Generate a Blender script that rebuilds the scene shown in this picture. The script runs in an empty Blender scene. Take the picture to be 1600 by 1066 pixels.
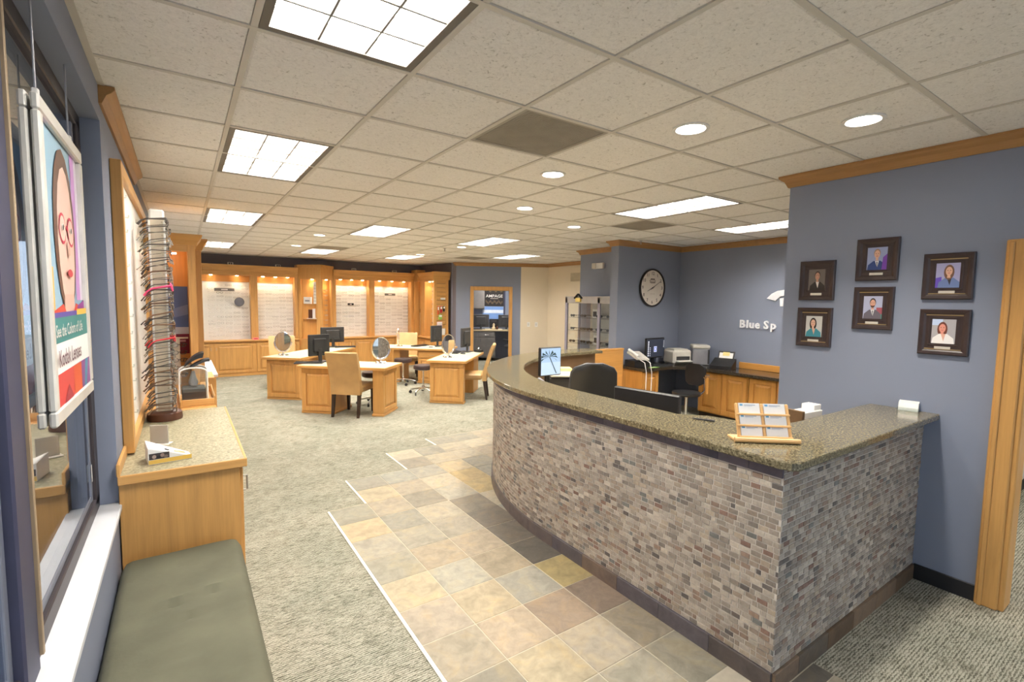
import bpy, math, random
from math import sin, cos, tan, pi, radians, sqrt, hypot, atan2
from mathutils import Matrix, Vector
random.seed(11)
S = bpy.context.scene
COL = S.collection

# ------------------------------------------------------------------ camera, world, exposure
PITCH, ROLL, YAW = radians(-4.56), radians(0.834), radians(34.226)
fw = Vector((sin(YAW)*cos(PITCH), cos(YAW)*cos(PITCH), sin(PITCH)))
r0 = Vector((cos(YAW), -sin(YAW), 0)); u0 = r0.cross(fw)
rt = r0*cos(ROLL) + u0*sin(ROLL); up = -r0*sin(ROLL) + u0*cos(ROLL)
cam_d = bpy.data.cameras.new('camera'); cam = bpy.data.objects.new('camera', cam_d); COL.objects.link(cam)
cam_d.sensor_width = 36; cam_d.lens = 758.3*36/1600; cam_d.clip_start = 0.05; cam_d.clip_end = 100
M = Matrix((rt, up, -fw)).transposed().to_4x4(); M.translation = (0, 0, 1.74); cam.matrix_world = M
S.camera = cam
W = bpy.data.worlds.new('world'); S.world = W; W.use_nodes = True
W.node_tree.nodes['Background'].inputs[0].default_value = (0.80, 0.86, 0.95, 1)
W.node_tree.nodes['Background'].inputs[1].default_value = 1.15
S.view_settings.view_transform = 'Standard'; S.view_settings.look = 'None'
S.view_settings.exposure = 1.88; S.view_settings.gamma = 1.0; S.view_settings.use_curve_mapping = False
TROFFER_E, DOWN_E, PUCK_W, SPOT_W = 15.0, 16.0, 0.35, 18.0

# ------------------------------------------------------------------ materials
def sc(r, g=None, b=None):
    if g is None: r, g, b = r
    f = lambda c: (c/255/12.92) if c/255 <= .04045 else ((c/255+.055)/1.055)**2.4
    return (f(r), f(g), f(b), 1)
def newmat(name):
    m = bpy.data.materials.new(name); m.use_nodes = True
    nt = m.node_tree; b = nt.nodes['Principled BSDF']; return m, nt, b
def N(nt, t, **k):
    n = nt.nodes.new(t)
    for a, v in k.items():
        if a in n.inputs.keys(): n.inputs[a].default_value = v
        else: setattr(n, a, v)
    return n
def setb(b, rough=.5, metal=0, spec=None, coat=0, trans=0):
    b.inputs['Roughness'].default_value = rough; b.inputs['Metallic'].default_value = metal
    if spec is not None: b.inputs['Specular IOR Level'].default_value = spec
    b.inputs['Coat Weight'].default_value = coat; b.inputs['Transmission Weight'].default_value = trans
def ramp(nt, fac, stops):
    r = nt.nodes.new('ShaderNodeValToRGB'); e = r.color_ramp.elements
    while len(e) < len(stops): e.new(0.5)
    for i, (p, c) in enumerate(stops): e[i].position = p; e[i].color = c
    nt.links.new(fac, r.inputs[0]); return r.outputs[0]
def coords(nt, scale=(1, 1, 1), rot=(0, 0, 0)):
    tc = nt.nodes.new('ShaderNodeTexCoord'); mp = nt.nodes.new('ShaderNodeMapping')
    mp.inputs['Scale'].default_value = scale; mp.inputs['Rotation'].default_value = rot
    nt.links.new(tc.outputs['Object'], mp.inputs[0]); return mp.outputs[0]
def noise(nt, vec, scale, detail=3, rough=.5, dist=0):
    n = nt.nodes.new('ShaderNodeTexNoise'); n.inputs['Scale'].default_value = scale
    n.inputs['Detail'].default_value = detail; n.inputs['Roughness'].default_value = rough; n.inputs['Distortion'].default_value = dist
    if vec is not None: nt.links.new(vec, n.inputs['Vector'])
    return n.outputs['Fac']
def bump(nt, b, h, strength=.2, dist=.01):
    n = nt.nodes.new('ShaderNodeBump'); n.inputs['Strength'].default_value = strength; n.inputs['Distance'].default_value = dist
    nt.links.new(h, n.inputs['Height']); nt.links.new(n.outputs[0], b.inputs['Normal'])
def mix(nt, fac, a, b_, mode='MIX'):
    n = nt.nodes.new('ShaderNodeMix'); n.data_type = 'RGBA'; n.blend_type = mode
    if isinstance(fac, (int, float)): n.inputs[0].default_value = fac
    else: nt.links.new(fac, n.inputs[0])
    for i, v in ((6, a), (7, b_)):
        if isinstance(v, tuple): n.inputs[i].default_value = v
        else: nt.links.new(v, n.inputs[i])
    return n.outputs[2]
def shade(c, k): return (c[0]*k, c[1]*k, c[2]*k, 1)
MATS = {}
def plain(name, rgb, rough=.5, metal=0, var=.08, scale=8, spec=None, bmp=0, coat=0):
    if name in MATS: return MATS[name]
    m, nt, b = newmat(name); c = sc(rgb); setb(b, rough, metal, spec, coat)
    v = coords(nt); n = noise(nt, v, scale, 4)
    col = ramp(nt, n, [(.3, shade(c, 1-var)), (.7, shade(c, 1+var))]); nt.links.new(col, b.inputs['Base Color'])
    if bmp: bump(nt, b, noise(nt, v, scale*12, 3), bmp, .004)
    MATS[name] = m; return m
def wood(name, axis, rgb=(211, 160, 94), rough=.38, var=.6):
    m, nt, b = newmat(name); setb(b, rough, 0, .4); c = sc(rgb)
    s = [9, 9, 9]; s[axis] = .7
    v = coords(nt, tuple(s)); n1 = noise(nt, v, 2.2, 6, .6, .6)
    s2 = [60, 60, 60]; s2[axis] = 1.5
    v2 = coords(nt, tuple(s2)); n2 = noise(nt, v2, 2, 3, .5)
    c1 = ramp(nt, n1, [(.28, shade(c, 1-.22*var)), (.5, c), (.75, shade(c, 1+.16*var))])
    c2 = ramp(nt, n2, [(.35, (.80, .78, .74, 1)), (.6, (1, 1, 1, 1))])
    nt.links.new(mix(nt, .55*var, c1, c2, 'MULTIPLY'), b.inputs['Base Color'])
    bump(nt, b, n2, .05, .002); MATS[name] = m; return m
WV, WX, WY = wood('oak_grain_up', 2), wood('oak_grain_x', 0), wood('oak_grain_y', 1)
WARM = wood('oak_reception', 2, (206, 148, 76))
WARMX = wood('oak_reception_x', 0, (206, 148, 76)); WARMY = wood('oak_reception_y', 1, (206, 148, 76))
CROWN = wood('oak_crown', 1, (172, 128, 80)); CROWNX = wood('oak_crown_x', 0, (172, 128, 80))
PALEW = wood('pale_beech', 0, (226, 180, 120)); DARKW = wood('brown_laminate', 0, (112, 88, 64), .4, .5)
def wallpaint(name, rgb):
    m, nt, b = newmat(name); setb(b, .62, 0, .3); c = sc(rgb); v = coords(nt)
    nt.links.new(ramp(nt, noise(nt, v, 1.3, 3), [(.3, shade(c, .97)), (.7, shade(c, 1.03))]), b.inputs['Base Color'])
    bump(nt, b, noise(nt, v, 260, 2), .12, .002); MATS[name] = m; return m
BLUE = wallpaint('blue_grey_paint', (136, 143, 161)); CREAM = wallpaint('cream_paint', (226, 212, 188)); WHITEP = wallpaint('white_paint', (232, 228, 220))
SLATEB = wallpaint('slate_blue_paint', (124, 118, 124))
def carpet():
    m, nt, b = newmat('loop_carpet'); setb(b, .95, 0, .1)
    v = coords(nt); blot = noise(nt, v, 7, 4, .6, .8); big = noise(nt, v, 2.2, 3, .55)
    vs = coords(nt, (14, 70, 1), (0, 0, radians(-14))); st = noise(nt, vs, 1.2, 2, .6, .4)
    w = nt.nodes.new('ShaderNodeTexWave'); w.wave_type = 'BANDS'; w.bands_direction = 'Y'
    w.inputs['Scale'].default_value = 24; w.inputs['Distortion'].default_value = 5; w.inputs['Detail'].default_value = 2; w.inputs['Detail Scale'].default_value = 3
    nt.links.new(v, w.inputs['Vector'])
    a = N(nt, 'ShaderNodeMath', operation='MULTIPLY'); nt.links.new(w.outputs['Fac'], a.inputs[0]); nt.links.new(blot, a.inputs[1])
    mx = N(nt, 'ShaderNodeMath', operation='ADD'); nt.links.new(a.outputs[0], mx.inputs[0]); nt.links.new(st, mx.inputs[1])
    c1 = ramp(nt, mx.outputs[0], [(.42, sc(92, 91, 80)), (.66, sc(138, 136, 123)), (.95, sc(176, 173, 160))])
    c2 = ramp(nt, big, [(.35, (.88, .90, .86, 1)), (.65, (1.06, 1.04, 1.0, 1))])
    nt.links.new(mix(nt, 1, c1, c2, 'MULTIPLY'), b.inputs['Base Color'])
    bump(nt, b, mx.outputs[0], .6, .006); return m
CARPET = carpet()
def slate_mat(name, src):
    m, nt, b = newmat(name); setb(b, .5, 0, .4)
    if src == 'obj':
        o = nt.nodes.new('ShaderNodeObjectInfo'); base = o.outputs['Color']; rnd = o.outputs['Random']
    v0 = nt.nodes.new('ShaderNodeTexCoord'); ad = N(nt, 'ShaderNodeVectorMath', operation='ADD')
    cb = nt.nodes.new('ShaderNodeCombineXYZ'); mu = N(nt, 'ShaderNodeMath', operation='MULTIPLY'); mu.inputs[1].default_value = 60
    nt.links.new(rnd, mu.inputs[0]); nt.links.new(mu.outputs[0], cb.inputs[0]); nt.links.new(mu.outputs[0], cb.inputs[2])
    nt.links.new(v0.outputs['Object'], ad.inputs[0]); nt.links.new(cb.outputs[0], ad.inputs[1])
    n1 = noise(nt, ad.outputs[0], 6, 6, .6, 1.2); n2 = noise(nt, ad.outputs[0], 17, 5, .65, .8)
    k = ramp(nt, n1, [(.3, (.78, .80, .80, 1)), (.5, (1, 1, 1, 1)), (.72, (1.16, 1.08, .92, 1))])
    k2 = ramp(nt, n2, [(.3, (.84, .84, .84, 1)), (.65, (1.07, 1.07, 1.07, 1))])
    nt.links.new(mix(nt, 1, mix(nt, 1, base, k, 'MULTIPLY'), k2, 'MULTIPLY'), b.inputs['Base Color'])
    bump(nt, b, n2, .25, .006); return m
SLATE = slate_mat('slate', 'obj')
def brick_mat(name, src):
    m, nt, b = newmat(name); setb(b, .65, 0, .35)
    if src == 'obj': base = nt.nodes.new('ShaderNodeObjectInfo').outputs['Color']
    else:
        a = nt.nodes.new('ShaderNodeAttribute'); a.attribute_name = 'Col'; base = a.outputs['Color']
    g = nt.nodes.new('ShaderNodeNewGeometry'); n2 = noise(nt, g.outputs['Position'], 70, 4, .6)
    k = ramp(nt, n2, [(.3, (.80, .80, .80, 1)), (.65, (1.1, 1.1, 1.1, 1))])
    nt.links.new(mix(nt, 1, base, k, 'MULTIPLY'), b.inputs['Base Color']); bump(nt, b, n2, .3, .003); return m
BRICK_O, BRICK_A = brick_mat('tumbled_stone', 'obj'), brick_mat('tumbled_stone_field', 'attr')
def print_mat(name, rough=.45, emit=0):
    m, nt, b = newmat(name); setb(b, rough, 0, .4)
    a = nt.nodes.new('ShaderNodeAttribute'); a.attribute_name = 'Col'; nt.links.new(a.outputs['Color'], b.inputs['Base Color'])
    if emit: nt.links.new(a.outputs['Color'], b.inputs['Emission Color']); b.inputs['Emission Strength'].default_value = emit
    return m
PRINT, SCREEN = print_mat('printed_paper'), print_mat('lit_screen', .25, .2)
def granite():
    m, nt, b = newmat('speckled_granite'); setb(b, .12, 0, .6); v = coords(nt)
    n1 = noise(nt, v, 90, 4, .7); vo = N(nt, 'ShaderNodeTexVoronoi'); vo.inputs['Scale'].default_value = 130; nt.links.new(v, vo.inputs['Vector'])
    c = ramp(nt, n1, [(.33, sc(46, 42, 34)), (.46, sc(103, 95, 74)), (.56, sc(127, 118, 93)), (.7, sc(172, 163, 136))])
    k = ramp(nt, vo.outputs['Distance'], [(.0, (.6, .6, .6, 1)), (.35, (1.05, 1.05, 1.05, 1))])
    nt.links.new(mix(nt, .8, c, k, 'MULTIPLY'), b.inputs['Base Color']); return m
GRANITE = granite()
def darkgranite():
    m, nt, b = newmat('dark_granite'); setb(b, .15, 0, .5); v = coords(nt); n1 = noise(nt, v, 80, 4, .7)
    nt.links.new(ramp(nt, n1, [(.38, sc(34, 30, 26)), (.55, sc(70, 62, 52)), (.7, sc(110, 100, 86))]), b.inputs['Base Color']); return m
DGRANITE = darkgranite()
def ceiltile():
    m, nt, b = newmat('fissured_ceiling_tile'); setb(b, .9, 0, .1)
    g = nt.nodes.new('ShaderNodeNewGeometry'); p = g.outputs['Position']
    n1 = noise(nt, p, 42, 5, .7, 1.5); n2 = noise(nt, p, 120, 3, .6)
    c = ramp(nt, n1, [(.33, sc(190, 184, 174)), (.40, sc(232, 228, 222)), (.6, sc(242, 238, 232))])
    k = ramp(nt, n2, [(.32, (.86, .86, .86, 1)), (.42, (1, 1, 1, 1))])
    nt.links.new(mix(nt, .5, c, k, 'MULTIPLY'), b.inputs['Base Color']); bump(nt, b, n1, .35, .006); return m
CEIL = ceiltile()
def laminate():
    m, nt, b = newmat('speckled_laminate'); setb(b, .4, 0, .4); v = coords(nt); n1 = noise(nt, v, 75, 4, .7); n0 = noise(nt, v, 18, 3)
    c = ramp(nt, n1, [(.35, sc(118, 112, 88)), (.5, sc(158, 150, 124)), (.68, sc(190, 182, 156))])
    k = ramp(nt, n0, [(.35, (.92, .94, .9, 1)), (.65, (1.05, 1.04, 1.0, 1))])
    nt.links.new(mix(nt, 1, c, k, 'MULTIPLY'), b.inputs['Base Color']); return m
LAMI = laminate()
DESKTOP = plain('pale_green_laminate', (196, 192, 162), .45, var=.07, scale=60)
CREAMLAM = plain('cream_laminate', (206, 188, 152), .45, var=.05, scale=40)
BLACKP = plain('black_plastic', (34, 34, 36), .42, var=.15); DGREY = plain('charcoal_plastic', (62, 62, 64), .45)
GREYM = plain('grey_metal', (150, 150, 156), .4, .3); WHITEPL = plain('white_plastic', (232, 230, 226), .4, var=.03)
GREYPL = plain('beige_plastic', (206, 202, 192), .45, var=.04)
CHROME = plain('polished_chrome', (226, 226, 228), .1, 1.0, var=.03); BRASS = plain('brushed_nickel', (176, 172, 166), .35, .8)
LEATH = plain('tan_leather', (196, 158, 104), .48, var=.10, scale=5, bmp=.12); BLKLEATH = plain('black_leather', (44, 42, 40), .42, var=.12, scale=6, bmp=.1)
BROWNLEATH = plain('brown_vinyl', (62, 46, 44), .4, var=.1); LEG = plain('espresso_wood', (52, 38, 32), .45, var=.15)
GROUT = plain('grout', (190, 180, 160), .85, var=.08, scale=20); MGROUT = plain('mosaic_grout', (206, 198, 188), .85, var=.08, scale=30)
TBAR = plain('white_grid_metal', (206, 200, 189), .5, var=.02); TROF_FRAME = plain('fixture_metal', (110, 104, 96), .5)
BLACKBASE = plain('black_vinyl_base', (34, 34, 38), .55); WHITETRIM = plain('white_edging', (240, 236, 224), .5, var=.03)
BRONZE = plain('dark_bronze_aluminium', (64, 58, 62), .45, .2); SILL = plain('white_sill', (216, 218, 222), .45, var=.03)
FABRIC = plain('olive_fabric', (99, 98, 80), .92, var=.14, scale=5, bmp=.25)
FRAMEW = plain('mahogany_frame', (58, 44, 42), .38, var=.2, scale=14); GOLDLIP = plain('bronze_lip', (176, 152, 112), .3, .7); SILVERPL = plain('silver_plate', (214, 208, 196), .35, .3)
CABGREY = plain('grey_laminate', (122, 118, 116), .5); MDGREY = plain('vent_grey', (164, 156, 142), .6)
BOARD = plain('white_display_board', (240, 238, 232), .4, var=.02); PINK = plain('pink_acetate', (222, 70, 120), .35); RED = plain('red_acetate', (196, 40, 52), .35)
BROWNPL = plain('brown_base', (92, 56, 40), .4); GREEN = plain('lime_paper', (150, 200, 90), .6); YELLOWP = plain('yellow_note', (232, 214, 140), .6)
SILVF = plain('silver_wire', (168, 164, 158), .25, .8); GUNM = plain('gunmetal_acetate', (74, 68, 64), .35); TORT = plain('tortoise_acetate', (110, 82, 60), .35)
WHFRAME = plain('poster_frame', (214, 212, 206), .35, .1); DARKBLUE = plain('navy_band', (64, 66, 90), .5)
ORANGEW = wood('orange_oak', 2, (218, 160, 88)); ORANGEWX = wood('orange_oak_x', 0, (218, 160, 88))
LOUV = plain('white_louver', (136, 134, 130), .4, 0, var=.02)
def emis(name, rgb, e):
    m, nt, b = newmat(name); c = sc(rgb); v = coords(nt); n = noise(nt, v, 3, 2)
    setb(b, .5); nt.links.new(ramp(nt, n, [(.3, shade(c, .96)), (.7, c)]), b.inputs['Emission Color'])
    b.inputs['Base Color'].default_value = c; b.inputs['Emission Strength'].default_value = e; return m
LAMP_T, LAMP_D = emis('fluorescent_lamp', (255, 250, 243), TROFFER_E), emis('downlight_lamp', (255, 248, 236), DOWN_E)
LAMP_P = emis('puck_lamp', (255, 222, 180), 14)
def glass(name, tint, refl=.08, rough=0.0, alpha_t=.92):
    m = bpy.data.materials.new(name); m.use_nodes = True; nt = m.node_tree
    for n in list(nt.nodes): nt.nodes.remove(n)
    o = nt.nodes.new('ShaderNodeOutputMaterial'); t = nt.nodes.new('ShaderNodeBsdfTransparent'); g = nt.nodes.new('ShaderNodeBsdfGlossy')
    t.inputs[0].default_value = tint; g.inputs['Roughness'].default_value = rough
    fr = nt.nodes.new('ShaderNodeFresnel'); ge = nt.nodes.new('ShaderNodeNewGeometry'); io = N(nt, 'ShaderNodeMath', operation='MULTIPLY_ADD'); io.inputs[1].default_value = -.8333; io.inputs[2].default_value = 1.5
    nt.links.new(ge.outputs['Backfacing'], io.inputs[0]); nt.links.new(io.outputs[0], fr.inputs[0])
    ad = N(nt, 'ShaderNodeMath', operation='ADD', use_clamp=True); ad.inputs[1].default_value = refl; nt.links.new(fr.outputs[0], ad.inputs[0])
    mx = nt.nodes.new('ShaderNodeMixShader'); nt.links.new(ad.outputs[0], mx.inputs[0]); nt.links.new(t.outputs[0], mx.inputs[1]); nt.links.new(g.outputs[0], mx.inputs[2])
    nt.links.new(mx.outputs[0], o.inputs[0]); return m
WINGLASS = glass('window_glass', (.80, .86, .92, 1), .20); CASEGLASS = glass('case_glass', (.93, .95, .95, 1), .02); ACRYL = glass('clear_acrylic', (.90, .93, .92, 1), .05)
LENS = glass('lens', (.86, .88, .88, 1), .04)
MIRROR = plain('silvered_mirror', (226, 230, 232), .02, 1.0, var=.01)

# ------------------------------------------------------------------ mesh helpers
class MB:
    def __init__(s): s.v = []; s.f = []; s.c = []; s.sm = []
    def face(s, idx, col=None, smooth=False): s.f.append(tuple(idx)); s.c.append(col); s.sm.append(smooth)
    def addv(s, pts): n = len(s.v); s.v.extend([tuple(p) for p in pts]); return n
    def box(s, x0, x1, y0, y1, z0, z1, b=0, col=None, M=None):
        X = (x0, x1); Y = (y0, y1); Z = (z0, z1)
        if b <= 0:
            P = [Vector((X[i], Y[j], Z[k])) for i in (0, 1) for j in (0, 1) for k in (0, 1)]
            if M is not None: P = [M @ p for p in P]
            n = s.addv(P)
            for q in ((0, 1, 3, 2), (4, 6, 7, 5), (0, 4, 5, 1), (2, 3, 7, 6), (0, 2, 6, 4), (1, 5, 7, 3)): s.face([n+i for i in q], col)
            return s
        b = min(b, .49*min(abs(x1-x0), abs(y1-y0), abs(z1-z0)))
        ids = {}; P = []
        for i in (0, 1):
            for j in (0, 1):
                for k in (0, 1):
                    c = [X[i], Y[j], Z[k]]; ins = [c[0]+(b if i == 0 else -b), c[1]+(b if j == 0 else -b), c[2]+(b if k == 0 else -b)]
                    for a in range(3):
                        p = list(ins); p[a] = c[a]; ids[(i, j, k, a)] = len(P); P.append(Vector(p))
        if M is not None: P = [M @ p for p in P]
        n = s.addv(P); g = lambda *k: n+ids[k]
        for a in range(3):
            o = [q for q in range(3) if q != a]
            for sd in (0, 1):
                cs = []
                for (p, q) in ((0, 0), (1, 0), (1, 1), (0, 1)):
                    k = [0, 0, 0]; k[a] = sd; k[o[0]] = p; k[o[1]] = q; cs.append(g(*k, a))
                flip = (sd == 0) != (a == 1)
                s.face(cs[::-1] if flip else cs, col)
        for a in range(3):
            o = [q for q in range(3) if q != a]
            for p in (0, 1):
                for q in (0, 1):
                    k0 = [0, 0, 0]; k0[o[0]] = p; k0[o[1]] = q; k1 = list(k0); k1[a] = 1
                    s.face([g(*k0, o[0]), g(*k1, o[0]), g(*k1, o[1]), g(*k0, o[1])], col)
        for i in (0, 1):
            for j in (0, 1):
                for k in (0, 1): s.face([g(i, j, k, 0), g(i, j, k, 1), g(i, j, k, 2)], col)
        return s
    def prism(s, poly, z0, z1, col=None, M=None, smooth=False):
        n = len(poly); P = [Vector((x, y, z0)) for x, y in poly]+[Vector((x, y, z1)) for x, y in poly]
        if M is not None: P = [M @ p for p in P]
        a = s.addv(P); s.face([a+i for i in range(n)][::-1], col); s.face([a+n+i for i in range(n)], col)
        for i in range(n): s.face([a+i, a+(i+1) % n, a+n+(i+1) % n, a+n+i], col, smooth)
        return s
    def poly(s, pts, col=None):
        a = s.addv(pts); s.face([a+i for i in range(len(pts))], col); return s
    def tube(s, path, r, n=6, closed=False, col=None, smooth=True, caps=True):
        path = [Vector(p) for p in path]; L = len(path); rr = r if isinstance(r, (list, tuple)) else [r]*L
        st = []; nrm = None
        for i in range(L):
            if closed: t = path[(i+1) % L]-path[i-1]
            else: t = path[min(i+1, L-1)]-path[max(i-1, 0)]
            t.normalize()
            if nrm is None: nrm = t.orthogonal().normalized()
            else:
                nrm = nrm-t*nrm.dot(t)
                if nrm.length < 1e-6: nrm = t.orthogonal()
                nrm.normalize()
            bn = t.cross(nrm)
            st.append(s.addv([path[i]+(nrm*cos(2*pi*k/n)+bn*sin(2*pi*k/n))*rr[i] for k in range(n)]))
        for i in range(L if closed else L-1):
            a, b = st[i], st[(i+1) % L]
            for k in range(n): s.face([a+k, a+(k+1) % n, b+(k+1) % n, b+k], col, smooth)
        if not closed and caps: s.face([st[0]+k for k in range(n)][::-1], col); s.face([st[-1]+k for k in range(n)], col)
        return s
    def lathe(s, prof, n=20, c=(0, 0, 0), col=None, M=None, smooth=True, sx=1, sy=1, caps=True):
        st = []
        for (r, z) in prof:
            P = [Vector((c[0]+r*sx*cos(2*pi*k/n), c[1]+r*sy*sin(2*pi*k/n), c[2]+z)) for k in range(n)]
            if M is not None: P = [M @ p for p in P]
            st.append(s.addv(P))
        for i in range(len(prof)-1):
            for k in range(n): s.face([st[i]+k, st[i]+(k+1) % n, st[i+1]+(k+1) % n, st[i+1]+k], col, smooth)
        if caps: s.face([st[0]+k for k in range(n)][::-1], col); s.face([st[-1]+k for k in range(n)], col)
        return s
    def loft(s, rings, smooth=True, col=None, closed=True):
        st = [s.addv(r) for r in rings]; n = len(rings[0])
        for i in range(len(rings)-1):
            for k in range(n if closed else n-1): s.face([st[i]+k, st[i]+(k+1) % n, st[i+1]+(k+1) % n, st[i+1]+k], col, smooth)
        if closed: s.face([st[0]+k for k in range(n)][::-1], col); s.face([st[-1]+k for k in range(n)], col)
        return s
    def xf(s, M):
        s.v = [tuple(M @ Vector(p)) for p in s.v]; return s
    def mesh(s, name, mat):
        me = bpy.data.meshes.new(name); me.from_pydata(s.v, [], s.f)
        me.polygons.foreach_set('use_smooth', s.sm)
        if mat: me.materials.append(mat)
        if any(c is not None for c in s.c):
            at = me.color_attributes.new('Col', 'FLOAT_COLOR', 'CORNER'); d = []
            for f, c in zip(s.f, s.c):
                d.extend(list(c or (1, 1, 1, 1))*len(f))
            at.data.foreach_set('color', d)
        me.update()
        import bmesh
        bm = bmesh.new(); bm.from_mesh(me)
        if not any(c is not None for c in s.c): bmesh.ops.recalc_face_normals(bm, faces=bm.faces)
        bm.to_mesh(me); bm.free()
        if any(s.sm): me.set_sharp_from_angle(angle=radians(42))
        return me
    def build(s, name, mat, parent=None): return mob(name, s.mesh(name, mat), parent)
def mob(name, me, parent=None, M=None):
    o = bpy.data.objects.new(name, me); COL.objects.link(o)
    if parent: o.parent = parent
    if M is not None: o.matrix_basis = M
    return o
def tag(o, label, cat, group=None):
    o['label'] = label; o['category'] = cat
    if group: o['group'] = group
    return o
def thing(name, label, cat, loc=(0, 0, 0), rz=0, group=None, M=None):
    o = bpy.data.objects.new(name, None); COL.objects.link(o); o.empty_display_size = .05
    if M is not None: o.matrix_basis = M
    else: o.location = loc; o.rotation_euler = (0, 0, rz)
    return tag(o, label, cat, group)
def struct(name, mb, mat, parent=None):
    o = mb.build(name, mat, parent) if isinstance(mb, MB) else mob(name, mb, parent)
    if parent is None: o['kind'] = 'structure'
    return o
def kids(o): return [c for c in bpy.data.objects if c.parent == o]
def dup(root, label, loc=None, rz=None, group=None, M=None):
    def cp(o, par):
        c = o.copy(); COL.objects.link(c)
        if par: c.parent = par
        for ch in o.children: cp(ch, c)
        return c
    r = cp(root, None); r['label'] = label
    if group: r['group'] = group
    if M is not None: r.matrix_basis = M
    else:
        if loc is not None: r.location = loc
        if rz is not None: r.rotation_euler = (0, 0, rz)
    return r
def WM(o, n):
    """matrix for a wall-mounted thing: local x right, y up, z out of the wall (n = outward wall normal, xy)"""
    z = Vector((n[0], n[1], 0)).normalized(); y = Vector((0, 0, 1)); x = y.cross(z)
    m = Matrix((x, y, z)).transposed().to_4x4(); m.translation = o; return m
def UV(o, u):
    """matrix: local x along the floor direction u, y to its left, z up"""
    x = Vector((u[0], u[1], 0)).normalized(); z = Vector((0, 0, 1)); y = z.cross(x)
    m = Matrix((x, y, z)).transposed().to_4x4(); m.translation = o; return m
def rect(x0, y0, x1, y1): return [(x0, y0), (x1, y0), (x1, y1), (x0, y1)]
def ell(cx, cy, rx, ry, n=16, a0=0, a1=2*pi): return [(cx+rx*cos(a0+(a1-a0)*k/n), cy+ry*sin(a0+(a1-a0)*k/n)) for k in range(n if a1-a0 > 6.2 else n+1)]
def art(name, layers, parent, mat=None, z=0, step=.0004):
    """flat print: coloured polygons in local xy stacked by fractions of a millimetre"""
    mb = MB()
    for i, (pts, rgb) in enumerate(layers): mb.poly([(x, y, z+i*step) for x, y in pts], sc(rgb))
    return mb.build(name, mat or PRINT, parent)
def text(name, body, size, mat, parent, M, extrude=0, align='LEFT', sx=1, bold=0):
    cu = bpy.data.curves.new(name, 'FONT'); cu.body = body; cu.size = size; cu.extrude = extrude; cu.align_x = align; cu.align_y = 'CENTER'; cu.resolution_u = 2; cu.offset = bold
    t = bpy.data.objects.new(name, cu); COL.objects.link(t); bpy.context.view_layer.update()
    me = bpy.data.meshes.new_from_object(t.evaluated_get(bpy.context.evaluated_depsgraph_get()))
    bpy.data.objects.remove(t); me.materials.clear(); me.materials.append(mat); me.name = name
    return mob(name, me, parent, M @ Matrix.Diagonal((sx, 1, 1, 1)))
def T(x=0, y=0, z=0): return Matrix.Translation((x, y, z))
def RZ(a): return Matrix.Rotation(a, 4, 'Z')
def RX(a): return Matrix.Rotation(a, 4, 'X')
def RY(a): return Matrix.Rotation(a, 4, 'Y')
def sweep(path, prof, side=1):
    """moulding: prof = [(outward offset, z)], path in xy; outward is to the right of travel when side=1"""
    mb = MB(); P = [Vector((p[0], p[1])) for p in path]; rings = []
    for i in range(len(P)):
        d0 = (P[i]-P[i-1]).normalized() if i > 0 else None; d1 = (P[i+1]-P[i]).normalized() if i < len(P)-1 else None
        nn = [Vector((d.y, -d.x))*side for d in (d0, d1) if d is not None]
        m = nn[0] if len(nn) == 1 else (nn[0]+nn[1])/(1+nn[0].dot(nn[1]))
        rings.append([(P[i].x+m.x*o, P[i].y+m.y*o, z) for o, z in prof])
    mb.loft(rings, smooth=False); return mb
def rpanel(mb, x0, x1, z0, z1, y, t=.02, fr=.06):
    """raised-panel face looking towards -y at depth y: frame border and bevelled field"""
    mb.box(x0, x1, y-t, y, z0, z0+fr, .003); mb.box(x0, x1, y-t, y, z1-fr, z1, .003)
    mb.box(x0, x0+fr, y-t, y, z0+fr, z1-fr, .003); mb.box(x1-fr, x1, y-t, y, z0+fr, z1-fr, .003); return mb
def rfield(x0, x1, z0, z1, y, t=.02, fr=.06):
    mb = MB(); a = fr+.008; k = .034
    o = [(x0+a, z0+a), (x1-a, z0+a), (x1-a, z1-a), (x0+a, z1-a)]; i = [(x0+a+k, z0+a+k), (x1-a-k, z0+a+k), (x1-a-k, z1-a-k), (x0+a+k, z1-a-k)]
    mb.loft([[(x, y, z) for x, z in o], [(x, y-.006, z) for x, z in o], [(x, y-t+.001, z) for x, z in i]], smooth=False); return mb
def door_part(parent, name, x0, x1, z0, z1, y, mat=None, t=.02, fr=.055, knob=None, kmat=None):
    d = rpanel(MB(), x0, x1, z0, z1, y, t, fr).build(name, mat or WV, parent)
    rfield(x0, x1, z0, z1, y, t, fr).build('raised_panel', mat or WV, d)
    if knob: MB().tube([(knob[0], y-t, knob[1]-.03), (knob[0], y-t-.022, knob[1]-.025), (knob[0], y-t-.022, knob[1]+.025), (knob[0], y-t, knob[1]+.03)], .004, 5).build('handle', kmat or BRASS, d)
    return d
# ================================================================== STRUCTURE
CE = 2.723
GX, GY, GP = .249, 2.066, .61           # ceiling grid origin and pitch
TX, TY, TP = .9474, 1.849, .3102        # slate tile grid
A2, C2 = Vector((5.75, 11.0)), Vector((7.75, 9.8)); DW = (C2-A2).normalized(); NW = Vector((-DW.y, DW.x))   # diagonal wall with the doorway
def ws(s, t=0): p = A2+DW*s+NW*t; return (p.x, p.y)

fl = struct('floor', MB().box(-.44, 10.2, -2.1, 15.2, -.12, 0), CARPET)
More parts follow.
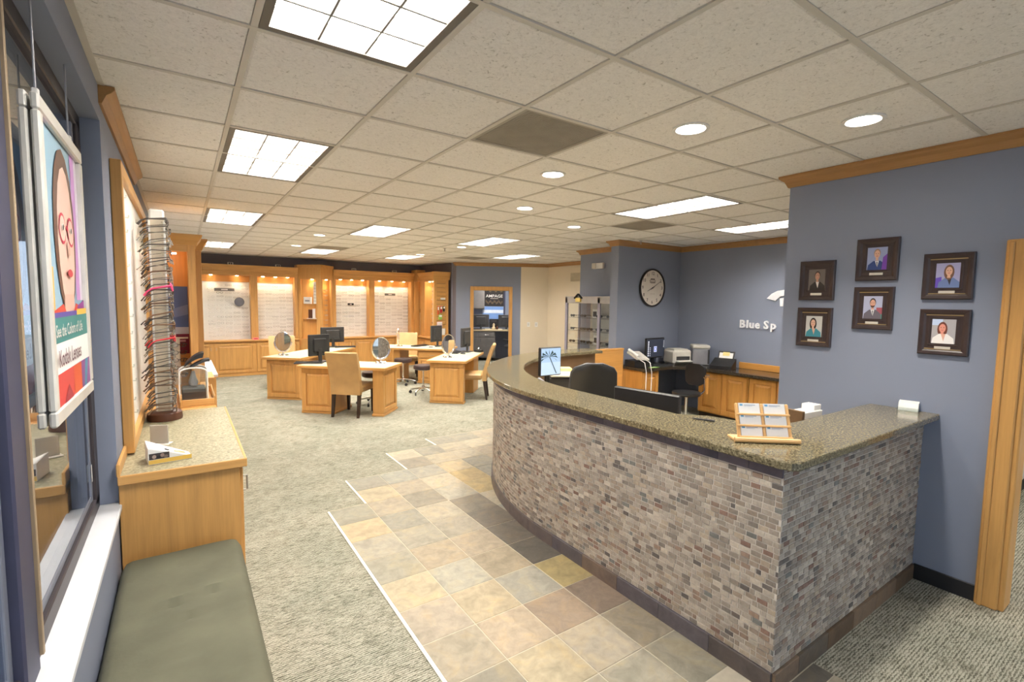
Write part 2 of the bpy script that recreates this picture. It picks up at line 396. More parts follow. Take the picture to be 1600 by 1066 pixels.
# ---- slate tiles, each its own piece
def in_tiles(i, j):
    if j >= 12: return False
    if j >= 11: return i >= 5
    if j >= 9: return i >= 3
    if j >= 7: return i >= 1
    return i >= 0
def cx_counter(y):                       # outer face of the counter base at a given y
    if y < 1.02: return 99
    if y < 2.7: return 2.128
    return 4.6-sqrt(max(0, 2.472**2-(y-2.7)**2)) if y-2.7 < 2.47 else 99
SL = [(150, 144, 128), (168, 158, 138), (134, 132, 120), (176, 160, 128), (146, 148, 140), (158, 146, 126), (128, 122, 108), (182, 172, 150), (164, 150, 130)]
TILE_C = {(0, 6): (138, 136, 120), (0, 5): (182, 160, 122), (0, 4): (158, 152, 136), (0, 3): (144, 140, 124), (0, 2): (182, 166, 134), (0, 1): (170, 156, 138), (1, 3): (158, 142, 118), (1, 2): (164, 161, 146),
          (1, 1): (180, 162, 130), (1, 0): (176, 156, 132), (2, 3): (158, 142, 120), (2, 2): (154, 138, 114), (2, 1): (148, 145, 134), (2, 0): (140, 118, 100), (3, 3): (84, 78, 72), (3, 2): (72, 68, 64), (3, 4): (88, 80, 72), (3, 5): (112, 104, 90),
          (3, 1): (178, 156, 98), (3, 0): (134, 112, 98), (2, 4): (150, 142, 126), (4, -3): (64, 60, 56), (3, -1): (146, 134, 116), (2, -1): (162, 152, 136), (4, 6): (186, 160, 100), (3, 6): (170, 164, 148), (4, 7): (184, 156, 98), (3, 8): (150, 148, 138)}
def clip_poly(poly, ax, lim, keep_less=True):
    out = []; n = len(poly); ins = lambda p: (p[ax] <= lim) if keep_less else (p[ax] >= lim)
    for k in range(n):
        a, b = poly[k], poly[(k+1) % n]
        if ins(a): out.append(a)
        if ins(a) != ins(b):
            t = (lim-a[ax])/(b[ax]-a[ax]); out.append((a[0]+t*(b[0]-a[0]), a[1]+t*(b[1]-a[1])))
    return out
full_tile = None; g = .0025; TH = .006
for j in range(-7, 12):
    for i in range(0, 13):
        if not in_tiles(i, j): continue
        x0, x1, y0, y1 = TX+i*TP+g, TX+(i+1)*TP-g, TY+j*TP+g, TY+(j+1)*TP-g
        if y0 < 1.02:
            if i > 4: continue
            y1 = min(y1, 1.01)
        if y1 < 1.02: lim = [99, 99]
        else: lim = [cx_counter(max(y0, 1.03))-.003, cx_counter(max(1.03, y1))-.003]
        if x0 > max(lim): continue
        if j == 11 and i > 10: continue
        poly = rect(x0, y0, x1, y1)
        if x1 > min(lim):
            ys = [y0+(y1-y0)*k/4 for k in range(5)]; xs = [min(x1, cx_counter(max(1.03, y))-.003) for y in ys]
            if max(xs) <= x0+.01: continue
            poly = [(x0, y0)]+[(max(x0+.002, x), y) for x, y in zip(xs, ys)]+[(x0, y1)]
        cxm, cym = (x0+x1)/2, (y0+y1)/2
        loc = [(p[0]-cxm, p[1]-cym) for p in poly]
        mb = MB(); n = len(loc); k = .985
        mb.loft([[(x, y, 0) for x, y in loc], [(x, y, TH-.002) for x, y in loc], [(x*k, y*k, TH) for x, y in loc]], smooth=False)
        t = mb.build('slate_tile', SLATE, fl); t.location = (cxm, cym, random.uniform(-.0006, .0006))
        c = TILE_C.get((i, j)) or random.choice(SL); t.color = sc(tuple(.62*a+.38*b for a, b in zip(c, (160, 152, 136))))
gr = MB()
for (i0, i1, j0, j1) in ((0, 12, -7, 7), (1, 12, 7, 9), (3, 12, 9, 11), (5, 12, 11, 12)):
    x1 = min(TX+i1*TP, 3.7 if j0 >= 7 else 2.3)
    y0, y1 = TY+j0*TP, TY+j1*TP
    if j0 < 0: gr.box(TX, TX+5*TP, y0, 1.02, 0, .0035); y0 = 1.02; x1 = 2.4
    gr.box(TX+i0*TP, x1 if j0 < 7 else {7: 3.0, 9: 3.6, 11: 4.4}[j0], y0, y1, 0, .0035)
gr.build('grout_bed', GROUT, fl)
for (i, j0, j1) in ((0, -7, 7), (1, 7, 9), (3, 9, 11), (5, 11, 12)):
    MB().box(TX+i*TP-.018, TX+i*TP+.001, TY+j0*TP, TY+j1*TP, 0, .0085, .003).build('edge_strip', WHITETRIM, fl)
for (i0, i1, j) in ((0, 1, 7), (1, 3, 9), (3, 5, 11), (5, 10, 12)):
    MB().box(TX+i0*TP-.018, TX+i1*TP, TY+j*TP-.001, TY+j*TP+.0045, 0, .0065, .001).build('edge_strip', GROUT, fl)

# ---- walls
wl = MB()
WY0, WY1, WZ0, WZ1 = -1.2, 3.03, .70, 2.56
wl.box(-.44, -.29, -2.1, WY0, 0, CE+.1); wl.box(-.44, -.29, WY1, 12.9, 0, CE+.1)
wl.box(-.44, -.29, WY0, WY1, 0, WZ0); wl.box(-.44, -.29, WY0, WY1, WZ1, CE+.1)
struct('wall_left', wl, BLUE)
struct('wall_back', MB().box(-.29, 5.62, 12.75, 12.9, 0, CE+.1), SLATEB)
struct('wall_side', MB().prism([(5.55, 12.75), (5.75, 11.0), (5.83, 11.05), (5.64, 12.75)], 0, CE+.1), SLATEB)
def diag(s0, s1, z0, z1, t=.12): return [ws(s0), ws(s1), ws(s1, t), ws(s0, t)], z0, z1
wd = MB()
for a in (diag(0, .44, 0, CE+.1), diag(1.35, 1.64, 0, CE+.1), diag(.44, 1.35, 2.04, CE+.1)): wd.prism(*a)
struct('wall_doorway', wd, BLUE)
wc = MB(); wc.prism(*diag(1.64, 2.34, 0, CE+.1)); wc.box(7.75, 7.9, 6.87, 9.82, 0, CE+.1)
struct('wall_cream', wc, CREAM)
struct('wall_alarm', MB().box(6.2, 7.9, 5.53, 6.87, 0, CE+.1), BLUE)
struct('wall_clock', MB().box(5.63, 7.3, 5.37, 5.53, 0, CE+.1), BLUE)
struct('wall_logo', MB().box(7.15, 7.3, 1.12, 5.37, 0, CE+.1), BLUE)
wr = MB(); wr.box(3.86, 4.0, .63, 1.94, 0, CE+.1); wr.box(3.86, 4.0, -.42, .63, 2.05, CE+.1); wr.box(3.86, 4.0, -2.1, -.42, 0, CE+.1)
struct('wall_right', wr, BLUE)
struct('wall_hall', MB().box(4.0, 7.3, 1.0, 1.12, 0, CE+.1), WHITEP)
struct('wall_hall_end', MB().box(7.3, 7.42, -2.1, 1.12, 0, CE+.1), WHITEP)
wn = MB(); wn.box(-.44, .1, -2.25, -2.1, 0, CE+.1); wn.box(3.6, 7.42, -2.25, -2.1, 0, CE+.1); wn.box(.1, 3.6, -2.25, -2.1, 0, .12); wn.box(.1, 3.6, -2.25, -2.1, 2.62, CE+.1)
struct('wall_near', wn, WHITEP)
w2 = MB()
for x in (.1, 1.24, 2.4, 3.54): w2.box(x, x+.06, -2.22, -2.13, .12, 2.62, .004)
w2.box(.1, 3.6, -2.22, -2.13, 2.10, 2.16, .004)
w2o = struct('added_daylight_window', w2, BRONZE)  # unseen glazing added behind the camera to let in sky light as fill
for x in (.16, 1.30, 2.46): MB().box(x, x+1.08, -2.18, -2.174, .12, 2.62).build('glass_pane', WINGLASS, w2o)
# lab room beyond the doorway
lab = MB(); lab.prism([ws(-.9, 2.62), ws(2.6, 2.62), ws(2.6, 2.74), ws(-.9, 2.74)], 0, CE+.1); lab.prism([ws(-.12, .14), ws(-.02, .14), ws(-.02, 2.62), ws(-.12, 2.62)], 0, CE+.1)
lab.prism([ws(2.5, .12), ws(2.6, .12), ws(2.6, 2.62), ws(2.5, 2.62)], 0, CE+.1)
struct('wall_lab', lab, BLUE)
struct('baseboard_right', MB().box(3.848, 3.86, .72, 1.02, 0, .10, .003), BLACKBASE)
struct('baseboard_hall', MB().box(4.0, 7.3, .988, 1.0, 0, .10, .003), BLACKBASE)
# crowns
CR = [(0, CE-.002), (.062, CE-.002), (.062, CE-.016), (.05, CE-.03), (.030, CE-.045), (.018, CE-.072), (.012, CE-.086), (0, CE-.086)]
def crown(n, path, side=1, mat=CROWN): struct('trim_%d' % n, sweep(path, CR, side), mat)
crown(1, [(3.86, -2.1), (3.86, 1.94), (4.0, 1.94)], -1)
crown(2, [(7.15, 1.13), (7.15, 5.37), (5.63, 5.37), (5.63, 5.53), (6.2, 5.53), (6.2, 6.87), (7.75, 6.87)], -1, CROWNX)
crown(3, [(7.75, 6.87), (7.75, 9.8), ws(0), (5.74, 11.05)], -1, CROWNX)
crown(4, [(-.29, 3.02), (-.29, 5.02)], 1)
# door casings
def casing(n, parts, mat):
    mb = MB()
    for p in parts: mb.box(*p, .006)
    return struct('trim_%d' % n, mb, mat)
dc = casing(5, [(3.835, 3.865, .625, .725, 0, 2.13), (3.835, 3.865, -.41, .624, 2.04, 2.13), (3.835, 3.865, -.50, -.411, 0, 2.13), (3.85, 4.01, .60, .635, 0, 2.05), (3.85, 4.01, -.42, -.40, 0, 2.05), (3.85, 4.01, -.42, .63, 2.03, 2.055)], WV)
MB().box(3.825, 3.836, .69, .712, 0, 2.118, .004).build('casing_bead', WV, dc)
MWd = UV((A2.x, A2.y, 0), DW)   # local x = s along the wall, y = into the lab
dm = MB()
for b in ((.36, .445, -.02, .012, 0, 2.13), (1.345, 1.43, -.02, .012, 0, 2.13), (.446, 1.344, -.02, .012, 2.035, 2.13), (.42, .445, 0, .14, 0, 2.05), (1.345, 1.37, 0, .14, 0, 2.05), (.42, 1.37, 0, .14, 2.03, 2.05)): dm.box(*b, .005)
struct('trim_6', dm.xf(MWd), WV)

# ---- window in the left wall
struct('trim_7', MB().box(-.405, -.275, WY0, WY1, .695, .722, .004), SILL)
w1 = MB(); xo, xi = -.42, -.362
w1.box(xo, xi, WY0, WY1, WZ0+.02, WZ0+.085, .004); w1.box(xo, xi, WY0, WY1, WZ1-.06, WZ1, .004)
w1.box(xo, xi, WY1-.10, WY1, WZ0+.05, WZ1-.03, .004); w1.box(xo, xi, WY0, WY0+.06, WZ0+.05, WZ1-.03, .004)
wo = struct('window_1', w1, BRONZE)
MB().box(xo-.005, xi+.012, 1.62, 1.75, WZ0+.022, WZ1-.03, .006).build('mullion', DARKBLUE, wo)
MB().box(xo+.02, xi+.02, 1.75, 1.764, WZ0+.06, WZ1-.06, .002).build('tan_strip', plain('tan_strip_tone', (168, 146, 118), .6), wo)  # narrow tan strip along the mullion
for (a, b) in ((WY0+.06, 1.62), (1.764, WY1-.10)):
    MB().box(-.383, -.378, a, b, WZ0+.085, WZ1-.06).build('glass_pane', WINGLASS, wo)
    fr = MB(); fr.box(-.41, -.376, a, b, WZ0+.085, WZ0+.115, .003); fr.box(-.41, -.374, b-.035, b, WZ0+.085, WZ1-.06, .003); fr.build('sash_stop', plain('grey_sash', (128, 134, 150), .4, .3), wo)
MB().box(-.371, -.3705, WY1-.132, WY1-.112, .88, .96).build('label_sticker', WHITEPL, wo)
arc = MB(); arc.box(-3.6, -3.4, -1.0, 16, -.02, 3.2); struct('added_dimming_wall', arc, plain('dimming_wall_render', (128, 136, 152), .8, var=.06, scale=2))  # invented wall that keeps the view through the window from turning white
struct('added_shade_canopy', MB().box(-3.6, -.44, -1.0, 16, 3.0, 3.2), plain('shade_canopy_soffit', (150, 146, 140), .8))  # invented roof, added to dim the strip outside the left window
out = struct('ground_outside', MB().box(-30, -.44, -20, 30, -.15, -.02).box(-.44, 30, -20, -2.25, -.15, -.02), plain('concrete_paving', (196, 192, 184), .9, var=.08))  # paving tone made pale to bounce daylight up onto the ceiling

# ---- ceiling
TROF = [(0, -2), (0, 2), (0, 7), (0, 13), (3, 7), (3, 13), (6, 1), (6, 7), (6, 13), (9, 1), (9, 10)]
VENTS = [(2, 0), (7, 3), (8, 12), (3, 12)]
DOWN = [(3, -1), (4, -2), (3, 1), (4, 3), (6, 4), (6, 9), (2, 9), (2, 12), (6, 12)]
cl = MB(); cl.box(-.44, 10.2, -2.25, 15.2, CE+.10, CE+.18)
ceil = struct('ceiling', cl, TBAR)
used = {}
for (i, j) in TROF: used[(i, j)] = used[(i, j+1)] = 'T'
for v in VENTS: used[v] = 'V'
bars = MB()
XR, YR0, YR1 = 12, -7, 18
for i in range(-1, 14):
    x = GX+i*GP
    if x < 8.0: bars.box(max(x-.012, -.29), x+.012, -2.1, 12.75, CE-.003, CE+.03)
for j in range(-7, 18): 
    y = GY+j*GP
    bars.box(-.29, 7.9, y-.012, y+.012, CE-.0035, CE+.03)
bars.box(-.29, -.265, -2.1, 12.75, CE-.004, CE+.03); bars.box(-.29, 5.6, 12.72, 12.75, CE-.004, CE+.03)
bars.build('grid_bars', TBAR, ceil)
e = GP/2-.0125
mt = MB(); mt.loft([[(-e, -e, .03), (e, -e, .03), (e, e, .03), (-e, e, .03)], [(-e, -e, .004), (e, -e, .004), (e, e, .004), (-e, e, .004)], [(-e+.012, -e+.012, 0), (e-.012, -e+.012, 0), (e-.012, e-.012, 0), (-e+.012, e-.012, 0)]], smooth=False)
tile_me = mt.mesh('ceiling_tile', CEIL)
def holed():
    mb = MB(); n = 32; r = .085; ring = lambda rr, z: [(rr*cos(2*pi*k/n), rr*sin(2*pi*k/n), z) for k in range(n)]
    def sq(h, z):
        o = []
        for k in range(n):
            a = 2*pi*k/n; c, s = cos(a), sin(a); m = max(abs(c), abs(s)); o.append((c/m*h, s/m*h, z))
        return o
    mb.loft([sq(e, .03), sq(e, .004), sq(e-.012, 0), ring(r, 0), ring(r, .06)], smooth=False, closed=True); mb.f.pop(); mb.c.pop(); mb.sm.pop(); mb.f.pop(); mb.c.pop(); mb.sm.pop()
    return mb.mesh('ceiling_tile_holed', CEIL)
hole_me = holed()
def visible_cell(x, y):
    if x > 4.0 and y < 1.0: return False                 # hall has its own slab
    if 3.8 < x < 4.05 and y < 2.0: return False
    if x > 7.2 and y < 5.5: return False
    if x > 6.15 and 5.35 < y < 6.9: return False
    if x > 5.6 and y > 11.3: return False
    if y > 12.8 or y < -2.1: return False
    return x < 8.0
fill = MB()
for i in range(-1, 13):
    for j in range(-7, 18):
        x, y = GX+(i+.5)*GP, GY+(j+.5)*GP
        if used.get((i, j)): continue
        if not visible_cell(x, y) or y < 1.0 or (i < 0):
            if i < 0 and y > 1:       # narrow border tiles along the left wall
                bt = MB().box(-.285, GX-.0125, y-e, y+e, CE, CE+.03, .004).build('ceiling_tile', CEIL, ceil)
            else: fill.box(max(x-e, -.28), x+e, max(y-e, -2.1), y+e, CE, CE+.03)
            continue
        mob('ceiling_tile', hole_me if (i, j) in DOWN else tile_me, ceil, T(x, y, CE))
fill.build('tile_field', CEIL, ceil)

# ---- recessed troffers
def troffer_proto():
    t = thing('troffer_light', 'x', 'ceiling light', (0, 0, CE))
    w, l = GP/2-.014, GP-.014
    f = MB(); d = .09
    for (x0, x1, y0, y1) in ((-w, -w+.03, -l, l), (w-.03, w, -l, l), (-w+.03, w-.03, -l, -l+.03), (-w+.03, w-.03, l-.03, l)): f.box(x0, x1, y0, y1, -.002, d)
    f.build('housing', TROF_FRAME, t)
    MB().box(-w+.03, w-.03, -l+.03, l-.03, .074, .086).build('lamp_panel', LAMP_T, t)
    for k in (-1, 1): MB().box(k*.09-.004, k*.09+.004, -l+.03, l-.03, .004, .055).build('louver_rib', LOUV, t)
    for k in range(1, 6):
        y = -l+.03+(2*l-.06)*k/6; b = MB()
        b.loft([[(-w+.03, y-.03, .06), (-w+.03, y+.03, .06), (-w+.03, y+.005, .004), (-w+.03, y-.005, .004)], [(w-.03, y-.03, .06), (w-.03, y+.03, .06), (w-.03, y+.005, .004), (w-.03, y-.005, .004)]], smooth=False)
        b.build('louver_blade', LOUV, t)
    return t
TL = {(0, -2): 'recessed louvered ceiling light at the top edge, nearest the window', (0, 2): 'recessed louvered ceiling light, second from the window end of its row', (0, 7): 'recessed louvered ceiling light above the left aisle, third in the row by the window wall',
      (0, 13): 'recessed louvered ceiling light at the far end of the row by the left wall', (3, 7): 'recessed louvered ceiling light over the fitting desks, middle of the room', (3, 13): 'recessed louvered ceiling light in front of the oak corner tower at the back',
      (6, 1): 'recessed louvered ceiling light above the reception work area', (6, 7): 'recessed louvered ceiling light between counter and doorway wall', (6, 13): 'recessed louvered ceiling light at the back right near the slatwall', (9, 1): 'recessed louvered ceiling light partly hidden by the portrait wall', (9, 10): 'recessed louvered ceiling light just in front of the doorway wall'}
tp = None
for (i, j) in TROF:
    loc = (GX+(i+.5)*GP, GY+(j+1)*GP, CE)
    if tp is None: tp = troffer_proto(); tp['label'] = TL[(i, j)]; tp['group'] = 'recessed louvered ceiling lights'; tp.location = loc
    else: dup(tp, TL[(i, j)], loc, 0)
dup(tp, 'recessed ceiling light of the side hall', (5.2, -.3, CE-.10), 0)
q = ws(1.0, 1.5); dup(tp, 'added unseen ceiling light of the back office', (q[0], q[1], CE-.10), atan2(DW.y, DW.x))  # unseen light, added to brighten the back office
# hall and lab ceilings
struct('ceiling_hall', MB().box(4.0, 7.3, -2.1, 1.0, CE+.095, CE+.1), CEIL)
# ---- vents
def vent_proto():
    t = thing('return_air_vent', 'x', 'vent', (0, 0, CE)); h = GP/2-.0125
    f = MB()
    for b in ((-h, h, -h, -h+.02), (-h, h, h-.02, h), (-h, -h+.02, -h+.02, h-.02), (h-.02, h, -h+.02, h-.02)): f.box(b[0], b[1], b[2], b[3], -.001, .012)
    f.build('frame', MDGREY, t); s = MB(); n = 46
    for k in range(n):
        x = -h+.02+(2*h-.04)*(k+.5)/n; s.box(x-.0035, x+.0035, -h+.02, h-.02, .002, .01)
    for k in range(n//2):
        y = -h+.02+(2*h-.04)*(k+.5)/(n//2); s.box(-h+.02, h-.02, y-.0015, y+.0015, .004, .009)
    s.build('grille', MDGREY, t); MB().box(-h+.02, h-.02, -h+.02, h-.02, .014, .03).build('backing', plain('vent_dark', (112, 106, 96), .8), t); return t
VL = ['grey square perforated ceiling vent in the foreground, left of the downlights', 'grey square ceiling vent above the clock', 'grey square ceiling vent near the doorway wall', 'grey square ceiling vent by the oak tower at the back']
vp = None
for v, lb in zip(VENTS, VL):
    loc = (GX+(v[0]+.5)*GP, GY+(v[1]+.5)*GP, CE)
    if vp is None: vp = vent_proto(); vp['label'] = lb; vp['group'] = 'square ceiling vents'; vp.location = loc
    else: dup(vp, lb, loc)
# ---- downlights
def down_proto():
    t = thing('downlight', 'x', 'ceiling light', (0, 0, CE))
    MB().lathe([(.076, .0), (.098, -.001), (.1, -.006), (.094, -.009), (.08, -.008), (.074, .0)], 32, caps=False).build('trim_ring', WHITEPL, t)
    MB().lathe([(.078, .012), (.078, .02)], 32).build('lamp', LAMP_D, t); return t
DL = {(3, -1): 'round recessed downlight above the business card rack, left of the nearest pair', (4, -2): 'round recessed downlight nearest the portrait wall', (3, 1): 'round recessed downlight above the curved counter, just past the foreground vent', (4, 3): 'round recessed downlight over the far end of the counter', (6, 4): 'round recessed downlight near the clock wall',
      (6, 9): 'round recessed downlight in front of the doorway', (2, 9): 'round recessed downlight over the fitting desks, nearer of two', (2, 12): 'round recessed downlight over the fitting desks, farther of two', (6, 12): 'round recessed downlight by the back right corner'}
dp = None
for v in DOWN:
    loc = (GX+(v[0]+.5)*GP, GY+(v[1]+.5)*GP, CE)
    if dp is None: dp = down_proto(); dp['label'] = DL[v]; dp['group'] = 'round recessed downlights'; dp.location = loc
    else: dp2 = dup(dp, DL[v], loc)
    ld = bpy.data.lights.new('downlight_beam', 'SPOT'); ld.energy = SPOT_W; ld.spot_size = radians(110); ld.spot_blend = .9; ld.shadow_soft_size = .06; ld.color = (1, .93, .82)
    lo = bpy.data.objects.new('downlight_beam', ld); COL.objects.link(lo); lo.parent = dp if v == DOWN[0] else dp2; lo.location = (0, 0, -.015)
def sprinkler(lb, x, y):
    t = thing('sprinkler_head', lb, 'sprinkler', (x, y, CE), group='ceiling sprinklers')
    MB().lathe([(.03, 0), (.03, -.005), (.008, -.008), (.008, -.03), (.006, -.05)], 12).build('stem', BRASS, t); MB().lathe([(.018, -.052), (.018, -.055)], 12).build('deflector', BRASS, t)
sprinkler('small sprinkler head hanging in front of the clock wall', 5.92, 5.19); sprinkler('small sprinkler head on the ceiling over the fitting desks', 4.08, 8.26)

# ================================================================== RECEPTION COUNTER
RC = thing('reception_counter', 'curved reception counter clad in small stone bricks with a speckled granite top', 'counter', (0, 0, 0))
CC = Vector((4.6, 2.7)); RF = 2.46; Y0 = 1.03; XF = CC.x-RF          # face radius, front face line x = 2.14
def arcp(r, a0, a1, n): return [(CC.x+r*cos(radians(a0+(a1-a0)*k/n)), CC.y+r*sin(radians(a0+(a1-a0)*k/n))) for k in range(n+1)]
ring_o = [(3.858, Y0+.004), (XF+.004, Y0+.004)]+arcp(RF-.004, 180, 86, 40)
ring_i = arcp(RF-.22, 86, 180, 40)+[(XF+.22, Y0+.24), (3.858, Y0+.24)]
ol = ring_o+ring_i
# core as quad strip so that it stays clean
core = MB(); oo = [(3.858, Y0+.004), (XF+.004, Y0+.004), (XF+.004, 2.0)]+arcp(RF-.004, 180, 86, 40); ii = [(3.858, Y0+.24), (XF+.22, Y0+.24), (XF+.22, 2.0)]+arcp(RF-.22, 180, 86, 40)
def strip(mb, oo, ii, z0, z1, smooth=False):
    mb.loft([[(o[0], o[1], z0), (o[0], o[1], z1), (i[0], i[1], z1), (i[0], i[1], z0)] for o, i in zip(oo, ii)], smooth=smooth); return mb
strip(core, oo, ii, 0, 1.05).build('wall_core', MGROUT, RC)
# granite top
go = [(3.858, .955), (2.12, .955), (2.085, .975), (2.07, 1.02), (2.07, 1.5), (2.07, 2.1)]+arcp(2.53, 180, 84, 48)
gi = [(3.858, 1.33), (2.85, 1.33), (2.70, 1.36), (2.60, 1.5), (2.56, 1.68), (2.44, 1.80)]+arcp(2.16, 180, 84, 48)
gt = MB(); b = .006
def offs(o, i, d): v = Vector(i)-Vector(o); v.normalize(); return (o[0]+v.x*d, o[1]+v.y*d)
rings = []
for o, i in zip(go, gi):
    o2, i2 = offs(o, i, b), offs(i, o, b)
    rings.append([(o2[0], o2[1], 1.05), (o[0], o[1], 1.05+b), (o[0], o[1], 1.088-b), (o2[0], o2[1], 1.088), (i2[0], i2[1], 1.088), (i[0], i[1], 1.088-b), (i[0], i[1], 1.05)])
gt.loft(rings, smooth=False).build('granite_top', GRANITE, RC)
strip(MB(), [(XF+.222, 1.30)]+arcp(RF-.221, 180, 86, 40), [(XF+.235, 1.30)]+arcp(RF-.235, 180, 86, 40), .12, 1.05).build('inner_panel', DARKW, RC)
# mosaic faces
FACE_R = lambda s: ((3.858-s, Y0), (-1, 0), (0, -1))                    # point, tangent, normal
def FACE_L(s):
    if s < CC.y-Y0: return ((XF, Y0+s), (0, 1), (-1, 0))
    a = (s-(CC.y-Y0))/RF; an = pi-a
    return ((CC.x+RF*cos(an), CC.y+RF*sin(an)), (sin(an), -cos(an)), (cos(an), sin(an)))
PAL = [(158, 148, 136)]*6+[(174, 163, 150)]*6+[(146, 136, 125)]*5+[(152, 138, 124)]*4+[(186, 176, 162)]*4+[(128, 119, 111)]*3+[(140, 120, 106)]*2+[(118, 118, 114)]+[(168, 154, 136)]*3+[(100, 94, 90)]+[(132, 106, 94)]
bricks = []; RH = .0262
for FACE, L, zt in ((FACE_R, 3.858-XF, 1.045), (FACE_L, (CC.y-Y0)+RF*radians(84), .992)):
    rows = int((zt-.098)/RH)
    for r in range(rows+1):
        z = .098+r*RH; h = min(RH-.0042, zt-z)
        if h < .008: continue
        s = -random.random()*.05; 
        while s < L:
            ln = random.choice((.050, .052, .048, .055, .026, .046))
            a, c = max(s, .0005), min(s+ln-.0042, L); s += ln
            if c-a < .008: continue
            p, t, n = FACE((a+c)/2); bricks.append((p[0], p[1], z, t, n, (c-a)/2, h, random.uniform(.0014, .0036), random.choice(PAL), FACE is FACE_R))
camp = Vector((0, 0, 1.74))
def bsize(b):
    P = Vector((b[0], b[1], b[2])); d = camp-P; dep = (P-camp).dot(fw)
    v = fw*758; q = P-camp; x = q.dot(rt)/q.dot(fw)*758; y = q.dot(up)/q.dot(fw)*758
    if abs(x) > 800 or abs(y) > 533: return 0
    return b[5]*b[6]*max(0, Vector((b[4][0], b[4][1], 0)).dot(d.normalized()))/dep**2
order = sorted(range(len(bricks)), key=lambda k: -bsize(bricks[k])); near = set(order[:300])
mosaic = strip(MB(), [(3.858, Y0+.001), (XF+.001, Y0+.001), (XF+.001, 2.0)]+arcp(RF-.001, 180, 86, 40), [(3.858, Y0+.0035), (XF+.0035, Y0+.0035), (XF+.0035, 2.0)]+arcp(RF-.0035, 180, 86, 40), .09, 1.048).build('mosaic_cladding', MGROUT, RC)
field = MB(); bm_cache = {}
def brick_verts(hl, h, d):
    c = .0016
    return [[(-hl, 0, 0), (hl, 0, 0), (hl, 0, h), (-hl, 0, h)], [(-hl, d-c, 0), (hl, d-c, 0), (hl, d-c, h), (-hl, d-c, h)], [(-hl+c, d, c), (hl-c, d, c), (hl-c, d, h-c), (-hl+c, d, h-c)]]
for k, (x, y, z, t, n, hl, h, d, col, _) in enumerate(bricks):
    Mx = Matrix(((t[0], n[0], 0, x), (t[1], n[1], 0, y), (0, 0, 1, z), (0, 0, 0, 1)))
    jit = random.uniform(.86, 1.12); cl_ = shade(sc(col), jit)
    if k in near:
        key = (round(hl, 3), round(h, 3), round(d*500))
        if key not in bm_cache: bm_cache[key] = MB().loft(brick_verts(key[0], h, key[2]/500), smooth=False).mesh('brick', BRICK_O)
        o = mob('brick', bm_cache[key], mosaic, Mx); o.color = cl_
    else:
        st = [field.addv([Mx @ Vector(p) for p in rg]) for rg in brick_verts(hl, h, d)]
        for q in range(2):
            for w in range(4): field.face([st[q]+w, st[q]+(w+1) % 4, st[q+1]+(w+1) % 4, st[q+1]+w], cl_)
        field.face([st[2]+w for w in range(4)], cl_)
fo = field.build('brick_field', BRICK_A, RC); fo['kind'] = 'stuff'
# slate base course and border under the granite
def base_run(FACE, L, seg, z0, z1, dep, name, cols):
    s = 0
    while s < L-.02:
        e_ = min(s+seg, L); mb = MB(); m = max(1, int((e_-s)/.06)); rg = []
        for q in range(m+1):
            ss = s+.0015+(e_-s-.003)*q/m; p, t, n = FACE(ss); rg.append([(p[0]+n[0]*o, p[1]+n[1]*o, z) for o, z in ((-.001, z0), (dep, z0), (dep, z1-.002), (dep-.002, z1), (-.001, z1))])
        o = mb.loft(rg, smooth=False).build(name, SLATE, RC); o.color = sc(random.choice(cols)); s = e_
DKS = [(92, 84, 82), (106, 96, 94), (84, 80, 84), (118, 102, 92), (98, 92, 96)]
BRS = [(112, 92, 76), (128, 108, 90), (100, 90, 80), (104, 84, 66)]
base_run(FACE_R, 3.858-XF, .30, 0, .094, .014, 'base_tile', BRS); base_run(FACE_L, (CC.y-Y0)+RF*radians(86), .31, 0, .094, .014, 'base_tile', DKS)
base_run(FACE_L, (CC.y-Y0)+RF*radians(86), .155, .994, 1.0485, .010, 'border_tile', [(92, 88, 106), (104, 98, 112), (82, 80, 98), (98, 92, 104)])  # dark purple tones carry the shadow under the granite overhang
